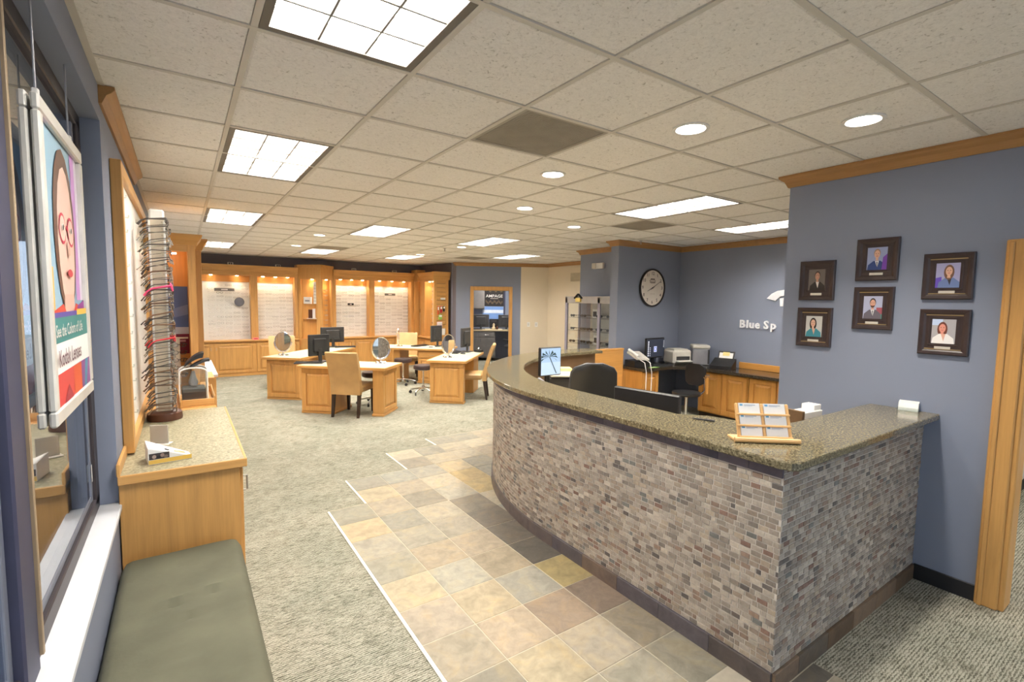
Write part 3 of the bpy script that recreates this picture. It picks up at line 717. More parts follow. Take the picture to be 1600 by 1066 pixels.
# ================================================================== LEFT SIDE
# ---- bench cushion and base
bn = thing('window_bench', 'long bench with an olive grey fabric cushion under the window', 'bench', (-.035, 1.2, 0))
bx0, bx1, by0, by1 = -.245, .255, -1.2, 1.70
MB().box(bx0+.0, bx1-.05, by0, by1-.02, .0, .36, .005).build('base', WY, bn)
import bmesh
def cushion():
    mb = MB(); nx, ny = 24, 90; rings = []
    def top(u, v):
        x = bx0+(bx1-bx0)*u; y = by0+(by1-by0)*v
        eu = min(u, 1-u)*(bx1-bx0); ev = min(v, 1-v)*(by1-by0); r = .05
        d = 0
        for q in (eu, ev):
            if q < r: d += r-sqrt(max(0, r*r-(r-q)**2))
        z = .472-d*.9+.006*sin(pi*u)
        for (yc, sl, w, a) in ((1.16, .22, .012, .010), (1.02, .16, .010, .006), (.80, .12, .012, .005), (.42, .2, .014, .006), (-.1, .1, .014, .006)):
            t = (y-yc-sl*(x-.0)); a *= 1.9; w *= .8; z -= a*math.exp(-(t/w)**2)*math.exp(-((x-.03)/.16)**2); z += a*.8*math.exp(-((t-.03)/(w*1.6))**2)*math.exp(-((x-.03)/.17)**2)
        z += .0025*sin(17*x+5*y)*cos(9*y)
        return (x, y, z)
    vs = [[top(i/nx, j/ny) for i in range(nx+1)] for j in range(ny+1)]
    n0 = mb.addv([p for r in vs for p in r]); W_ = nx+1
    for j in range(ny):
        for i in range(nx): mb.face([n0+j*W_+i, n0+j*W_+i+1, n0+(j+1)*W_+i+1, n0+(j+1)*W_+i], None, True)
    per = [n0+i for i in range(W_)]+[n0+j*W_+nx for j in range(1, ny+1)]+[n0+ny*W_+i for i in range(nx-1, -1, -1)]+[n0+j*W_ for j in range(ny-1, 0, -1)]
    low = mb.addv([(mb.v[k][0], mb.v[k][1], .362) for k in per]); m = len(per)
    for k in range(m): mb.face([per[k], low+k, low+(k+1) % m, per[(k+1) % m]], None, True)
    mb.face([low+k for k in range(m)][::-1]); return mb
cushion().build('cushion', FABRIC, bn)

# ---- low oak cabinet with laminate top
lc = thing('counter_cabinet', 'low oak cabinet with speckled laminate top along the left wall', 'cabinet', (0, 3.7, 0))
def L_(b, *a): return b.box(a[0], a[1], a[2]-3.7, a[3]-3.7, a[4], a[5], *(a[6:] or ()))
L_(MB(), -.285, .235, 2.985, 4.46, 0, .822, .003).build('body', WV, lc)
t = L_(MB(), -.275, .255, 2.962, 4.48, .832, .87, .001).build('worktop', LAMI, lc)
e2 = MB(); L_(e2, -.285, .268, 2.95, 2.964, .825, .871, .003); L_(e2, .254, .268, 2.964, 4.48, .825, .871, .003); e2.build('edge_band', WX, lc)
L_(MB(), -.288, -.274, 2.95, 3.325, .87, .93, .003).build('back_ledge', WY, lc)
for k in range(3):
    y0 = 3.02+k*.48; d = MB().box(0, .018, -.22, .22, -.36, .36, .004); o = d.build('door', WV, lc); o.location = (.235, y0+.225-3.7, .44)
    MB().tube([(.018, -.18, .22), (.04, -.18, .22), (.04, -.18, .3), (.018, -.18, .3)], .005, 6).build('handle', BRASS, o)
# ---- second, narrower cabinet farther along
nc = thing('narrow_cabinet', 'narrow oak base cabinet behind the laminate-topped one, holding a wooden tray', 'cabinet', (0, 5.2, 0))
MB().box(-.285, .19, -.70, .72, 0, .84, .004).build('body', WV, nc); MB().box(-.287, .205, -.70, .72, .84, .87, .003).build('worktop', WY, nc)

# ---- oak framed display board on the wall
db = thing('display_board', 'oak framed white eyeglass display board on the left wall', 'display board', (-.289, 4.3, 1.67))
MB().box(0, .026, -.93, 1.12, -.74, .74).build('panel', BOARD, db)
for (a, b_, c, d) in ((-.97, -.90, -.79, .79), (1.11, 1.175, -.79, .79)): MB().box(0, .05, a, b_, c, d, .004).build('stile', WV, db)
for (c, d) in ((-.79, -.72), (.72, .79)): MB().box(0, .05, -.90, 1.11, c, d, .004).build('rail', WY, db)
for k in range(14): MB().tube([(.026, -.80+(k % 2)*.11, .62-k*.095), (.05, -.80+(k % 2)*.11, .62-k*.095), (.052, -.80+(k % 2)*.11, .635-k*.095)], .004, 5).build('peg', ACRYL, db)

# ---- eyeglasses
def rim_path(cx, w, h, n=14, e=2.6):
    o = []
    for k in range(n):
        a = 2*pi*k/n; c, s = cos(a), sin(a); o.append((cx+w/2*math.copysign(abs(c)**(2/e), c), 0, h/2*math.copysign(abs(s)**(2/e), s)))
    return o
def glasses_meshes(mat, r=.0016, w=.05, h=.032, tmat=None, temple=.135, n=14):
    f = MB()
    for sx in (-1, 1): f.tube(rim_path(sx*.034, w, h, n), r, 5, True)
    f.tube([(-.010, 0, .004), (0, -.002, .008), (.010, 0, .004)], r*1.1, 5)
    for sx in (-1, 1): f.tube([(sx*.058, 0, .008), (sx*.068, .001, .008)], r*1.6, 5)
    le = MB()
    for sx in (-1, 1): le.poly([(p[0], .0, p[2]) for p in rim_path(sx*.034, w*.97, h*.97, n)])
    t = MB().tube([(0, 0, 0), (0, temple*.66, -.001), (0, temple*.85, -.012), (0, temple, -.034)], [r*1.7, r*1.5, r*1.3, r*1.8], 5)
    return f.mesh('front', mat), le.mesh('lens', LENS), t.mesh('temple', tmat or mat)
def make_glasses(name, meshes, label, group, M, full=True):
    t = thing(name, label, 'eyeglasses', group=group, M=M); f, l, te = meshes
    mob('front', f, t); mob('lens_pair', l, t)
    for sx in (-1, 1): mob('temple', te, t, T(sx*.068, 0, .008)@RZ(random.uniform(-.08, .08)))
    return t
GM = [glasses_meshes(SILVF, .0016), glasses_meshes(GUNM, .0028, .052, .036), glasses_meshes(TORT, .003, .05, .038), glasses_meshes(SILVF, .0014, .048, .028, GUNM), glasses_meshes(SILVF, .002, .05, .03, GUNM), glasses_meshes(GUNM, .0018, .05, .026)]
GPINK, GRED = glasses_meshes(PINK, .004, .054, .044), glasses_meshes(RED, .003, .05, .034)
# ---- rotating tower of eyeglasses
sp = thing('eyeglass_spinner', 'rotating eyeglass tower with a round brown base on the laminate counter', 'display rack', (-.125, 4.22, .871))
MB().lathe([(.105, 0), (.108, .012), (.104, .05), (.09, .062), (.03, .066)], 28).build('base', BROWNPL, sp)
MB().box(-.042, .042, -.05, .05, .064, 1.40, .004).build('column', plain('taupe_column', (204, 190, 170), .5, var=.14, scale=14), sp)
for sx in (-.042, .042): MB().box(sx-.006, sx+.006, -.056, -.05, .07, 1.39, .002).build('corner_strip', WHITEPL, sp)
hd = MB().box(-.045, .045, -.012, .012, 1.39, 1.475, .012).build('header_card', WHITEPL, sp)
rows = 30; ROWL = 'eyeglass frame on the rotating tower'
gw = ['just under the header card', 'in the upper tiers', 'around the middle tiers', 'in the lower tiers', 'in the lowest tiers']
for k in range(rows):
    z = .871+.10+1.28*k/(rows-1)
    for m_ in (0, 1, 2):
        ms = random.choice(GM+[GM[0], GM[3], GM[4], GM[0]]); lb = None
        if m_ == 0 and k == 19: ms = GPINK; lb = 'pink framed eyeglasses standing out on the rotating tower'
        if m_ == 0 and k == 11: ms = GRED; lb = 'red framed eyeglasses near the middle of the rotating tower'
        y = 4.22+(-.105, .09, -.03)[m_]
        if m_ == 1 and k % 2: continue
        tier = gw[min(4, int((rows-1-k)/6.01))]
        Mx = T(-.062+random.uniform(-.012, .014), y+random.uniform(-.01, .01), z+(.018 if m_ == 2 else 0))@Matrix.Scale(1.18, 4)@RZ(radians(90+random.uniform(-9, 9)))@RX(radians(random.uniform(-14, 3)))
        make_glasses('eyeglasses', ms, lb or ('small eyeglass frame on the rotating tower, '+tier+(', near side', ', far side', ', inner row')[m_]), ('frames on the rotating tower '+tier+(' near', ' far', ' inner')[m_]) if not lb else None, Mx)
    # support arms
    MB().box(.026, .034, -.10, .10, z-.871-.004, z-.871+.002).build('support_arm', ACRYL, sp)

# ---- leaflet holder, small frame, tray items
lh = thing('leaflet_holder', 'white card leaflet holder with a dark photo and a yellow stripe on the laminate counter', 'leaflet', (-.075, 3.09, .871), radians(8))
hb = MB(); hb.loft([[(-.095, 0, 0), (.095, 0, 0), (.095, .0, .015), (-.095, 0, .085)], [(-.095, .14, 0), (.095, .10, 0), (.095, .10, .012), (-.095, .14, .10)]], smooth=False); hb.build('body', WHITEPL, lh)
pa = art('print', [(rect(-.094, .002, .094, .024), (232, 190, 90)), (rect(-.092, .026, -.005, .058), (66, 58, 56)), (ell(-.07, .04, .009, .010), (172, 150, 138)), (ell(-.035, .044, .009, .010), (150, 128, 118)), (ell(-.052, .036, .010, .008), (40, 36, 38)), (ell(-.02, .036, .01, .008), (120, 104, 96))], lh); pa.matrix_basis = T(0, -.0008, 0)@RX(radians(90))
tb = MB(); tb.poly([(-.09, .004, .0865), (.09, .004, .0175), (.09, .095, .0145), (-.09, .13, .1)], sc(244, 242, 238)); tb.poly([(0.02, .02, .0476), (.07, .02, .0276), (.07, .06, .027), (.02, .06, .048)], sc(214, 178, 120)); tb.poly([(-.02, .03, .0635), (.0, .03, .0555), (.0, .05, .0558), (-.02, .05, .0645)], sc(60, 60, 70)); tb.build('sloped_print', PRINT, lh)
sf = thing('acrylic_sign', 'small clear acrylic sign holder standing behind the leaflet', 'sign holder', (-.135, 3.50, .871), radians(-24))
MB().box(-.06, .06, -.03, .03, 0, .006, .002).build('base', WHITEPL, sf); MB().box(-.048, .048, -.005, .005, .006, .115, .002).build('panel', plain('smoky_acrylic', (176, 170, 160), .15, var=.04), sf); 
tr = thing('wooden_tray', 'shallow oak tray behind the eyeglass tower', 'tray', (.085, 4.9, .871))
MB().box(-.12, .12, -.33, .33, 0, .012).build('bottom', WY, tr)
for b_ in ((-.12, -.108, -.33, .33), (.108, .12, -.33, .33)): MB().box(*b_, .012, .075, .002).build('side', WY, tr)
for b_ in ((-.108, .108, -.33, -.318), (-.108, .108, .318, .33)): MB().box(*b_, .012, .06, .002).build('end', WX, tr)
pr = thing('lens_cleaner_machine', 'clear and grey countertop bin with a black lid standing in the wooden tray', 'machine', (.06, 4.86, .884))
def arch(w, h0, h1, n=10): return [(-w, 0), (w, 0), (w, h0)]+[(w*cos(pi*k/n), h0+(h1-h0)*sin(pi*k/n)) for k in range(1, n)]+[(-w, h0)]
MB().prism(arch(.095, .24, .275), -.10, .10, M=RX(radians(90))).build('clear_body', ACRYL, pr)
fr = MB(); P = arch(.097, .24, .278)
for y in (-.10, .10): fr.tube([(p[0], y, p[1]) for p in P], .007, 6, True)
fr.build('rim', WHITEPL, pr); MB().box(-.085, .085, -.085, .085, .004, .11, .01).build('liquid_tank', DGREY, pr); MB().lathe([(.03, .12), (.035, .15), (.02, .2), (.012, .24)], 14).build('spindle', GREYM, pr)
sl = MB(); sl.loft([[(-.06+.13*k/8, -.08, .285+.07*sin(pi*.5*k/8)), (-.06+.13*k/8, .08, .285+.07*sin(pi*.5*k/8)), (-.05+.13*k/8, .08, .312+.085*sin(pi*.5*k/8)), (-.05+.13*k/8, -.08, .312+.085*sin(pi*.5*k/8))] for k in range(9)], smooth=True); sl.build('lid', BLACKP, pr)
sl = MB(); sl.loft([[(-.02+.14*k/8, -.06, .262+.06*sin(pi*.5*k/8)), (-.02+.14*k/8, .06, .262+.06*sin(pi*.5*k/8)), (-.02+.14*k/8, .06, .282+.06*sin(pi*.5*k/8)), (-.02+.14*k/8, -.06, .282+.06*sin(pi*.5*k/8))] for k in range(9)], smooth=True); sl.build('flap', DGREY, pr)

# ---- oak display niche tower and column by the left wall
nt_ = thing('display_tower', 'tall oak display niche with posters and eyeglass rack by the left wall', 'cabinet', (-.287, 5.55, .871))
for x0, x1 in ((.0, .03), (.345, .41)): MB().box(x0, x1, 0, .42, 0, 1.42, .003).build('side_panel', WV, nt_)
MB().box(.03, .345, .40, .42, 0, 1.42).build('back_panel', ORANGEW, nt_); MB().box(0, .41, 0, .42, 1.42, 1.45, .003).build('top', WX, nt_)
MB().box(.03, .345, .0, .03, 1.30, 1.42).build('header_rail', WX, nt_)
sweep([(0, .001), (.41, .001), (.41, .42)], [(0, 1.36), (.012, 1.36), (.02, 1.39), (.055, 1.44), (.06, 1.46), (0, 1.46)]).build('cornice', WX, nt_)
for k in range(2): MB().lathe([(.02, 1.29-.003), (.02, 1.298)], 12, (.12+.12*k, .2, 0)).build('puck_light', LAMP_P, nt_)
mt_ = Matrix(((1, 0, 0, 0), (0, 0, -1, .398), (0, 1, 0, 0), (0, 0, 0, 1)))
pb = art('poster', [(rect(.06, .56, .34, .98), (92, 116, 176)), ([(.06, .62), (.34, .70), (.34, .80), (.06, .70)], (128, 148, 196)), ([(.10, .66), (.16, .70), (.13, .74)], (60, 80, 140)), (rect(.06, .50, .34, .57), (208, 216, 232)), (rect(.12, .30, .34, .50), (128, 30, 56)), (rect(.15, .42, .31, .44), (200, 150, 160))], nt_, z=0); pb.matrix_basis = mt_
MB().box(.20, .26, .28, .30, 0, .46, .003).build('rack_post', plain('ivory_plastic', (222, 212, 190), .4), nt_)
MB().box(.16, .33, .26, .31, .46, .475, .002).build('rack_shelf', plain('ivory_plastic', (222, 212, 190), .4), nt_)
for k in range(5):
    make_glasses('eyeglasses', GM[1], 'dark eyeglasses on the small ivory rack inside the oak display niche', 'frames in the oak display niche', T(-.035, 5.80, .871+.10+.075*k)@RZ(radians(12)), True)
cw = thing('oak_column', 'plain oak column with wide plinth and white ledge beyond the display niche', 'column', (-.287, 6.2, 0))
MB().box(0, .475, 0, .5, .87, 2.32, .004).build('shaft', WV, cw); MB().box(0, .56, 0, .52, 0, .87, .004).build('plinth', WV, cw)
sweep([(0, .001), (.475, .001), (.475, .5)], [(0, 2.24), (.01, 2.24), (.03, 2.30), (.06, 2.34), (.06, 2.36), (0, 2.36)]).build('cornice', WX, cw); MB().box(0, .47, .005, .5, 2.32, 2.355).build('cap', WX, cw)
lw = thing('white_ledge_cabinet', 'low oak cabinet with a white top beyond the oak column', 'cabinet', (-.287, 6.75, 0))
MB().box(0, .60, 0, 1.6, 0, .80, .003).build('body', WV, lw); MB().box(0, .62, 0, 1.6, .80, .83, .003).build('worktop', WHITEPL, lw)

# ---- hanging poster in the window
PO = thing('hanging_poster', 'white framed double-sided poster of a woman in red glasses hanging in the window', 'poster', M=WM((-.318, 2.15, 1.825), (1, 0)))
PW, PH = .335, .455
for sgn, nm in ((1, 'front'), (-1, 'back')):
    side = mob('frame', MB().mesh('frame', None), PO) if False else None
    f = MB(); zz = (.003, .022) if sgn > 0 else (-.022, -.003)
    for b_ in ((-PW, PW, -PH, -PH+.045), (-PW, PW, PH-.045, PH), (-PW, -PW+.04, -PH+.045, PH-.045), (PW-.04, PW, -PH+.045, PH-.045)): f.box(b_[0], b_[1], b_[2], b_[3], zz[0], zz[1], .005)
    fo_ = f.build('frame', WHFRAME, PO)
    iw, ih = PW-.04, PH-.045
    lay = [(rect(-iw, -ih, iw, ih), (150, 190, 214)), (rect(-iw, .15, -iw+.09, ih), (190, 150, 232)), (rect(-iw, .02, -iw+.08, .18), (176, 96, 214)), (rect(iw-.12, -.1, iw, ih), (206, 150, 220)), (rect(iw-.05, -.1, iw, ih), (236, 226, 244)), (rect(-iw, -.22, -iw+.1, .0), (236, 190, 80)),
           (ell(.02, .12, .175, .27), (104, 74, 64)), (ell(.03, .10, .135, .235), (236, 200, 186)), ([(-.05, -.08), (.11, -.08), (.12, -.2), (-.07, -.2)], (228, 184, 168)),
           ([(-iw, -ih), (iw, -ih), (iw, -.13), (.13, -.11), (.03, -.19), (-.08, -.11), (-iw, -.14)], (226, 84, 70)), ([(.1, -ih), (iw, -ih), (iw, -.10), (.16, -.12)], (150, 60, 150)),
           (ell(-.035, .13, .055, .05), (214, 60, 90)), (ell(-.035, .13, .046, .041), (240, 206, 194)), (ell(.095, .13, .055, .05), (214, 60, 90)), (ell(.095, .13, .046, .041), (240, 206, 194)), (rect(.015, .13, .045, .145), (214, 60, 90)),
           (ell(-.035, .135, .022, .010), (246, 240, 236)), (ell(-.035, .135, .009, .009), (60, 44, 40)), (ell(.095, .135, .022, .010), (246, 240, 236)), (ell(.095, .135, .009, .009), (60, 44, 40)),
           ([(.025, .1), (.04, .1), (.05, .05), (.02, .045)], (220, 176, 160)), (ell(.032, -.01, .042, .013), (204, 72, 84)),
           (rect(-iw, -.155, iw, -.135), (96, 80, 170)), (rect(.1, -.155, iw, -.13), (240, 190, 70)), (rect(-iw, -.225, iw, -.15), (52, 142, 142)), (rect(-iw, -.315, iw, -.225), (248, 246, 244)), (rect(-iw, -ih, -.02, -.315), (220, 74, 74)), (rect(-.02, -ih, .12, -.315), (226, 96, 60)), (rect(.12, -ih, iw, -.315), (142, 84, 150)), ([(.16, -ih), (.21, -ih), (.26, -.315), (.2, -.315)], (80, 150, 180)), ([(-.2, -ih), (-.12, -.36), (-.05, -ih)], (170, 50, 70))]
    pr_ = art('print', lay, fo_); pz = .006 if sgn > 0 else -.006
    pr_.matrix_basis = T(0, 0, pz) if sgn > 0 else RY(pi)@T(0, 0, .006)
    MB().box(-iw, iw, -ih, ih, -.002, .002).build('backing', WHITEPL, fo_).location = (0, 0, .003 if sgn > 0 else -.003)
    Mt = (Matrix.Identity(4) if sgn > 0 else RY(pi))@T(0, 0, .0205)
    text('lettering', 'See the Colors of Life', .052, WHITEPL, fo_, Mt@T(-iw+.012, -.19, 0), sx=.95, bold=.0006)
    text('lettering', 'Kodak Lenses', .07, plain('plum_ink', (96, 50, 70), .5), fo_, Mt@T(-iw+.03, -.272, 0), sx=.95, bold=.0006)
for s in (-.24, .24):
    MB().tube([(s, PH, 0), (s, PH+.05, 0), (s, CE-1.825-.002, 0)], .003, 6).build('hanging_wire', GREYM, PO)
    MB().box(s-.008, s+.008, PH-.002, PH+.035, -.008, .008, .003).build('clip', WHITEPL, PO)
# ================================================================== BACK DISPLAY WALL
def puck(parent, x, y, z, spot=True):
    o = MB().lathe([(.028, 0), (.03, -.006), (.022, -.012)], 12, (0, 0, 0)).build('puck_light', LAMP_P, parent); o.location = (x, y, z)
    if spot:
        ld = bpy.data.lights.new('puck_beam', 'SPOT'); ld.energy = PUCK_W*6; ld.spot_size = radians(120); ld.spot_blend = .8; ld.shadow_soft_size = .03; ld.color = (1, .80, .56)
        lo = bpy.data.objects.new('puck_beam', ld); COL.objects.link(lo); lo.parent = o; lo.location = (0, 0, -.02)
    return o
# frames used on the far boards: one light mesh each, too small to show parts
def small_glasses(mat, w=.052, h=.03):
    f = MB()
    for sx in (-1, 1): f.tube(rim_path(sx*.034, w, h, 8), .003, 4, True)
    f.tube([(-.01, 0, .004), (.01, 0, .004)], .0022, 4)
    for sx in (-1, 1): f.tube([(sx*.066, 0, .008), (sx*.066, .05, .008)], .0022, 4)
    return f.mesh('eyeglasses', mat)
SGM = [small_glasses(plain('pale_wire', (190, 186, 180), .3, .3)), small_glasses(plain('grey_acetate', (126, 120, 114), .35)), small_glasses(plain('taupe_acetate', (150, 136, 122), .35)), small_glasses(plain('clear_acetate', (206, 202, 196), .25), .05, .03), small_glasses(plain('dark_acetate', (92, 86, 82), .35), .05, .034), small_glasses(plain('pale_wire', (190, 186, 180), .3, .3), .05, .026)]
EXTRA = []
def board_glasses(M, x0, x1, z0, z1, nx, nz, label, group, skip=()):
    for r in range(nz):
        for c in range(nx):
            if (c, r) in skip: continue
            x = x0+(x1-x0)*(c+.5)/nx+random.uniform(-.008, .008); z = z0+(z1-z0)*(r+.5)/nz+random.uniform(-.018, .018)
            if random.random() < .30 and nz > 11: EXTRA.append((M@T(x, -.062, z), random.randrange(len(SGM)))); continue
            o = mob('eyeglasses', random.choice(SGM), None, M@T(x, -.062, z)); tag(o, label, 'eyeglasses', group)
def display_bay(name, label, x0, x1, M, npuck=3, doors=2, ledge=True, zb=.82, pil=(.07, .07), glabel=None, ggroup=None, nx=5, nz=11, skip=(), bw=None):
    """wall display: base cabinet with doors, white board, pilasters, soffit with puck lights and cornice; local y=0 is the base front, +y to the wall"""
    t = thing(name, label, 'display cabinet', M=M); w = x1-x0
    MB().box(x0, x1, .02, .37, 0, .775, .002).build('base', WV, t)
    MB().box(x0, x1, -.03, .37, .775, .805, .004).build('ledge', WX, t)
    MB().box(x0, x1, .005, .02, 0, .055, .002).build('toe_rail', WX, t)
    dw = w/doors
    for k in range(doors): door_part(t, 'door', x0+k*dw+.02, x0+(k+1)*dw-.02, .075, .74, .022, knob=((x0+(k+1)*dw-.05) if k % 2 == 0 else (x0+k*dw+.05), .62))
    a, b = x0+pil[0], x1-pil[1]
    MB().box(a-.005, b+.005, .33, .345, .805, 2.11).build('board', BOARD, t)
    MB().box(a-.005, b+.005, .315, .345, 2.11, 2.25).build('frieze', ORANGEWX, t)
    MB().box(x0, x1, .345, .37, .805, 2.40).build('back_panel', WV, t)
    for (p, q) in ((x0, a), (b, x1)): MB().box(p, q, .10, .345, .805, 2.25, .004).build('pilaster', WV, t)
    MB().box(x0, x1, .09, .345, 2.25, 2.30, .002).build('soffit', WX, t)
    MB().loft([[(x, .37, 2.28), (x, .08, 2.28), (x, .075, 2.33), (x, .06, 2.345), (x, .055, 2.40), (x, .03, 2.44), (x, .02, 2.48), (x, .37, 2.48)] for x in (x0, x1)], smooth=False).build('cornice', WX, t)
    for k in range(npuck): puck(t, a+(b-a)*(k+.5)/npuck, .20, 2.249)
    if glabel: board_glasses(M@T(0, .33, 0), a+.02, b-.02, .86, 2.07, nx, nz, glabel, ggroup, skip)
    return t
MBk = T(0, 12.36, 0)
b1 = display_bay('display_bay', 'oak wall display with white eyeglass board and round black badge, leftmost at the back', -.28, 1.37, MBk, glabel='small eyeglass frame on the white board with the round black badge', ggroup='frames on the board with the round badge', nx=9, nz=14, pil=(.07, .07), skip=[(x, 12) for x in (5, 6, 7)]+[(7, 9), (7, 8), (8, 9), (8, 8)]+[(x, y) for x in (0, 1, 2, 3) for y in range(14)])
b2 = display_bay('display_bay', 'oak wall display with white eyeglass board left of the oak corner tower', 1.37, 2.295, MBk, doors=2, glabel='small eyeglass frame on the white board just left of the oak tower', ggroup='frames on the board left of the tower', nx=5, nz=14)
b3 = display_bay('display_bay', 'oak wall display with white eyeglass board right of the oak corner tower', 3.105, 4.075, MBk, doors=2, glabel='small eyeglass frame on the white board just right of the oak tower', ggroup='frames on the board right of the tower', nx=5, nz=14, skip=((2, 8), (2, 9)))
b4 = display_bay('display_bay', 'oak wall display with white eyeglass board and dark name plate at the far right', 4.075, 5.22, MBk, doors=2, glabel='small eyeglass frame on the white board with the dark name plate, far right', ggroup='frames on the far right board', nx=6, nz=14, skip=((2, 12), (3, 12), (2, 11), (3, 11)))
ex = MB()
for Mx, k in EXTRA:
    me = SGM[k]; n0 = ex.addv([Mx @ v.co for v in me.vertices])
    for p in me.polygons: ex.face([n0+i for i in p.vertices], None, True)
eo = ex.build('eyeglass_rows', plain('pale_wire', (190, 186, 180), .3, .3)); eo['kind'] = 'stuff'; eo['label'] = 'further small silver eyeglass frames filling the white back boards'; eo['category'] = 'eyeglasses'
def plaque(label, x, z, w, h, rgb=(120, 116, 112), M0=MBk, dep=.268):
    t = thing('name_plate', label, 'sign', M=M0@T(x, dep, z)); MB().box(-w/2, w/2, -.008, .008, -h/2, h/2, .002).build('plate', plain('pewter_plate_%d' % rgb[0], rgb, .4, .3), t)
    l = MB().box(-w*.16, w*.16, -.0095, -.008, -h*.18, h*.18); l.build('logo', WHITEPL, t); return t
plaque('long grey name plate on the leftmost display board', .80, 1.93, .39, .065); plaque('long grey name plate on the far right display board', 4.62, 1.90, .29, .06); plaque('small dark plate amid the frames right of the oak tower', 3.58, 1.63, .15, .055, (50, 48, 46))
rb = thing('round_badge', 'round dark grey badge on the leftmost display board', 'sign', M=MBk@T(1.085, .262, 1.66)@RX(radians(90))); MB().lathe([(.094, 0), (.10, .006), (.096, .014)], 32).build('disc', plain('badge_grey', (84, 84, 92), .4), rb); MB().lathe([(.088, .0142), (.086, .0155)], 32).build('face', plain('badge_face', (112, 112, 122), .35), rb)
for x, lb in ((.93, 'nearest the oak column'), (1.9, 'left of the oak tower'), (3.66, 'right of the oak tower'), (4.74, 'farthest right')):
    t = thing('transformer_box', 'small white junction box on top of the display cornice, '+lb, 'box', (x, 12.62, 2.482), group='junction boxes on the cornice')
    MB().box(-.055, .055, -.035, .035, 0, .06, .004).build('case', WHITEPL, t); MB().box(-.035, -.005, -.037, -.034, .012, .05).build('socket', DGREY, t); MB().box(.008, .035, -.037, -.034, .012, .05).build('switch', DGREY, t)
cg = thing('pink_case', 'small pink card box on the ledge between the two left boards', 'box', (1.37, 12.365, .806)); MB().box(-.06, .06, -.02, .02, 0, .05, .003).build('box', plain('coral_card', (240, 140, 140), .5), cg); MB().box(-.035, .035, -.0215, -.02, .015, .035).build('print', RED, cg)
# ---- oak corner tower (prow shaped) with shelves
tw = thing('oak_tower', 'prow-shaped oak display tower with lit niches between the back boards', 'cabinet', (2.70, 12.40, 0))
base = [(-.40, .06), (.02, -.36), (.40, .04), (.40, .34), (-.40, .34)]
MB().prism(base, 0, .80).build('base', WV, tw)
def inset(k): return [(x*k+.0, y*k+.0) for x, y in base]
MB().prism(base, 2.22, 2.485).build('header', WV, tw)
MB().prism([(-.42, .05), (.02, -.40), (.42, .03), (.42, .34), (-.42, .34)], 2.485, 2.555).build('cap', WX, tw)
lx, ly = .42/.594, -.42/.594; rx_, ry_ = .38/.552, .40/.552
def post(p0, p1, k0, k1, d=.05):
    d_ = Vector((p1[0]-p0[0], p1[1]-p0[1])); n_ = Vector((-d_.y, d_.x)).normalized()*d
    a, b = Vector(p0)+d_*k0, Vector(p0)+d_*k1; return [(a.x, a.y), (b.x, b.y), (b.x+n_.x, b.y+n_.y), (a.x+n_.x, a.y+n_.y)]
for (p0, p1, ks) in ((base[0], base[1], ((0, .12), (.80, 1.0))), (base[1], base[2], ((.0, .14), (.86, 1.0)))):
    for k0, k1 in ks: MB().prism(post(p0, p1, k0, k1), .80, 2.22).build('post', WV, tw)
MB().prism([(-.36, .10), (-.30, .06), (.04, .0), (.36, .10), (.36, .34), (-.36, .34)], .80, 2.22).build('niche_back', ORANGEW, tw)
puck(tw, -.10, -.04, 2.219); puck(tw, .22, -.06, 2.219)
for z in (1.26, 1.62): MB().prism([(-.33, .08), (-.30, .04), (.0, -.24), (.03, -.02), (-.2, .06)], z, z+.015).build('shelf', CASEGLASS if z > 1.5 else WX, tw)
def onshelf(name, label, cat, x, y, z, rz): return thing(name, label, cat, (2.70+x, 12.40+y, z), rz)
o = onshelf('white_card_box', 'white card box on the upper tower shelf', 'box', -.20, -.01, 1.636, radians(-45)); MB().box(-.10, .10, -.02, .02, 0, .16, .003).build('box', WHITEPL, o); MB().box(-.06, .06, -.0215, -.02, .05, .09).build('print', GREYM, o)
o = onshelf('price_strip', 'tall white rack strip with small frames inside the oak tower', 'display rack', -.055, -.14, 1.637, radians(-45)); MB().box(-.045, .045, -.008, .008, 0, .52, .003).build('strip', WHITEPL, o)
for k in range(6): MB().tube([(-.03, -.02, .06+k*.075), (0, -.03, .065+k*.075), (.03, -.02, .06+k*.075)], .003, 5).build('hook', GUNM, o)
o = onshelf('open_display_book', 'open brown and white display album on the lower tower shelf', 'book', -.12, -.06, 1.277, radians(-45)); MB().box(-.09, .02, -.01, .01, 0, .22, .002).build('cover', BROWNPL, o); MB().box(.02, .085, -.012, .012, 0, .24, .002).build('page', WHITEPL, o); MB().box(-.10, .10, -.06, .05, 0, .012, .002).build('stand', WHITEPL, o)
for k in range(9):
    Mx = T(2.70+.21, 12.40-.075, 1.0+.12*k)@RZ(radians(46.5))
    o = mob('eyeglasses', random.choice(SGM), None, Mx); tag(o, 'small eyeglass frame in the right-hand niche of the oak tower', 'eyeglasses', 'frames in the oak tower niche')
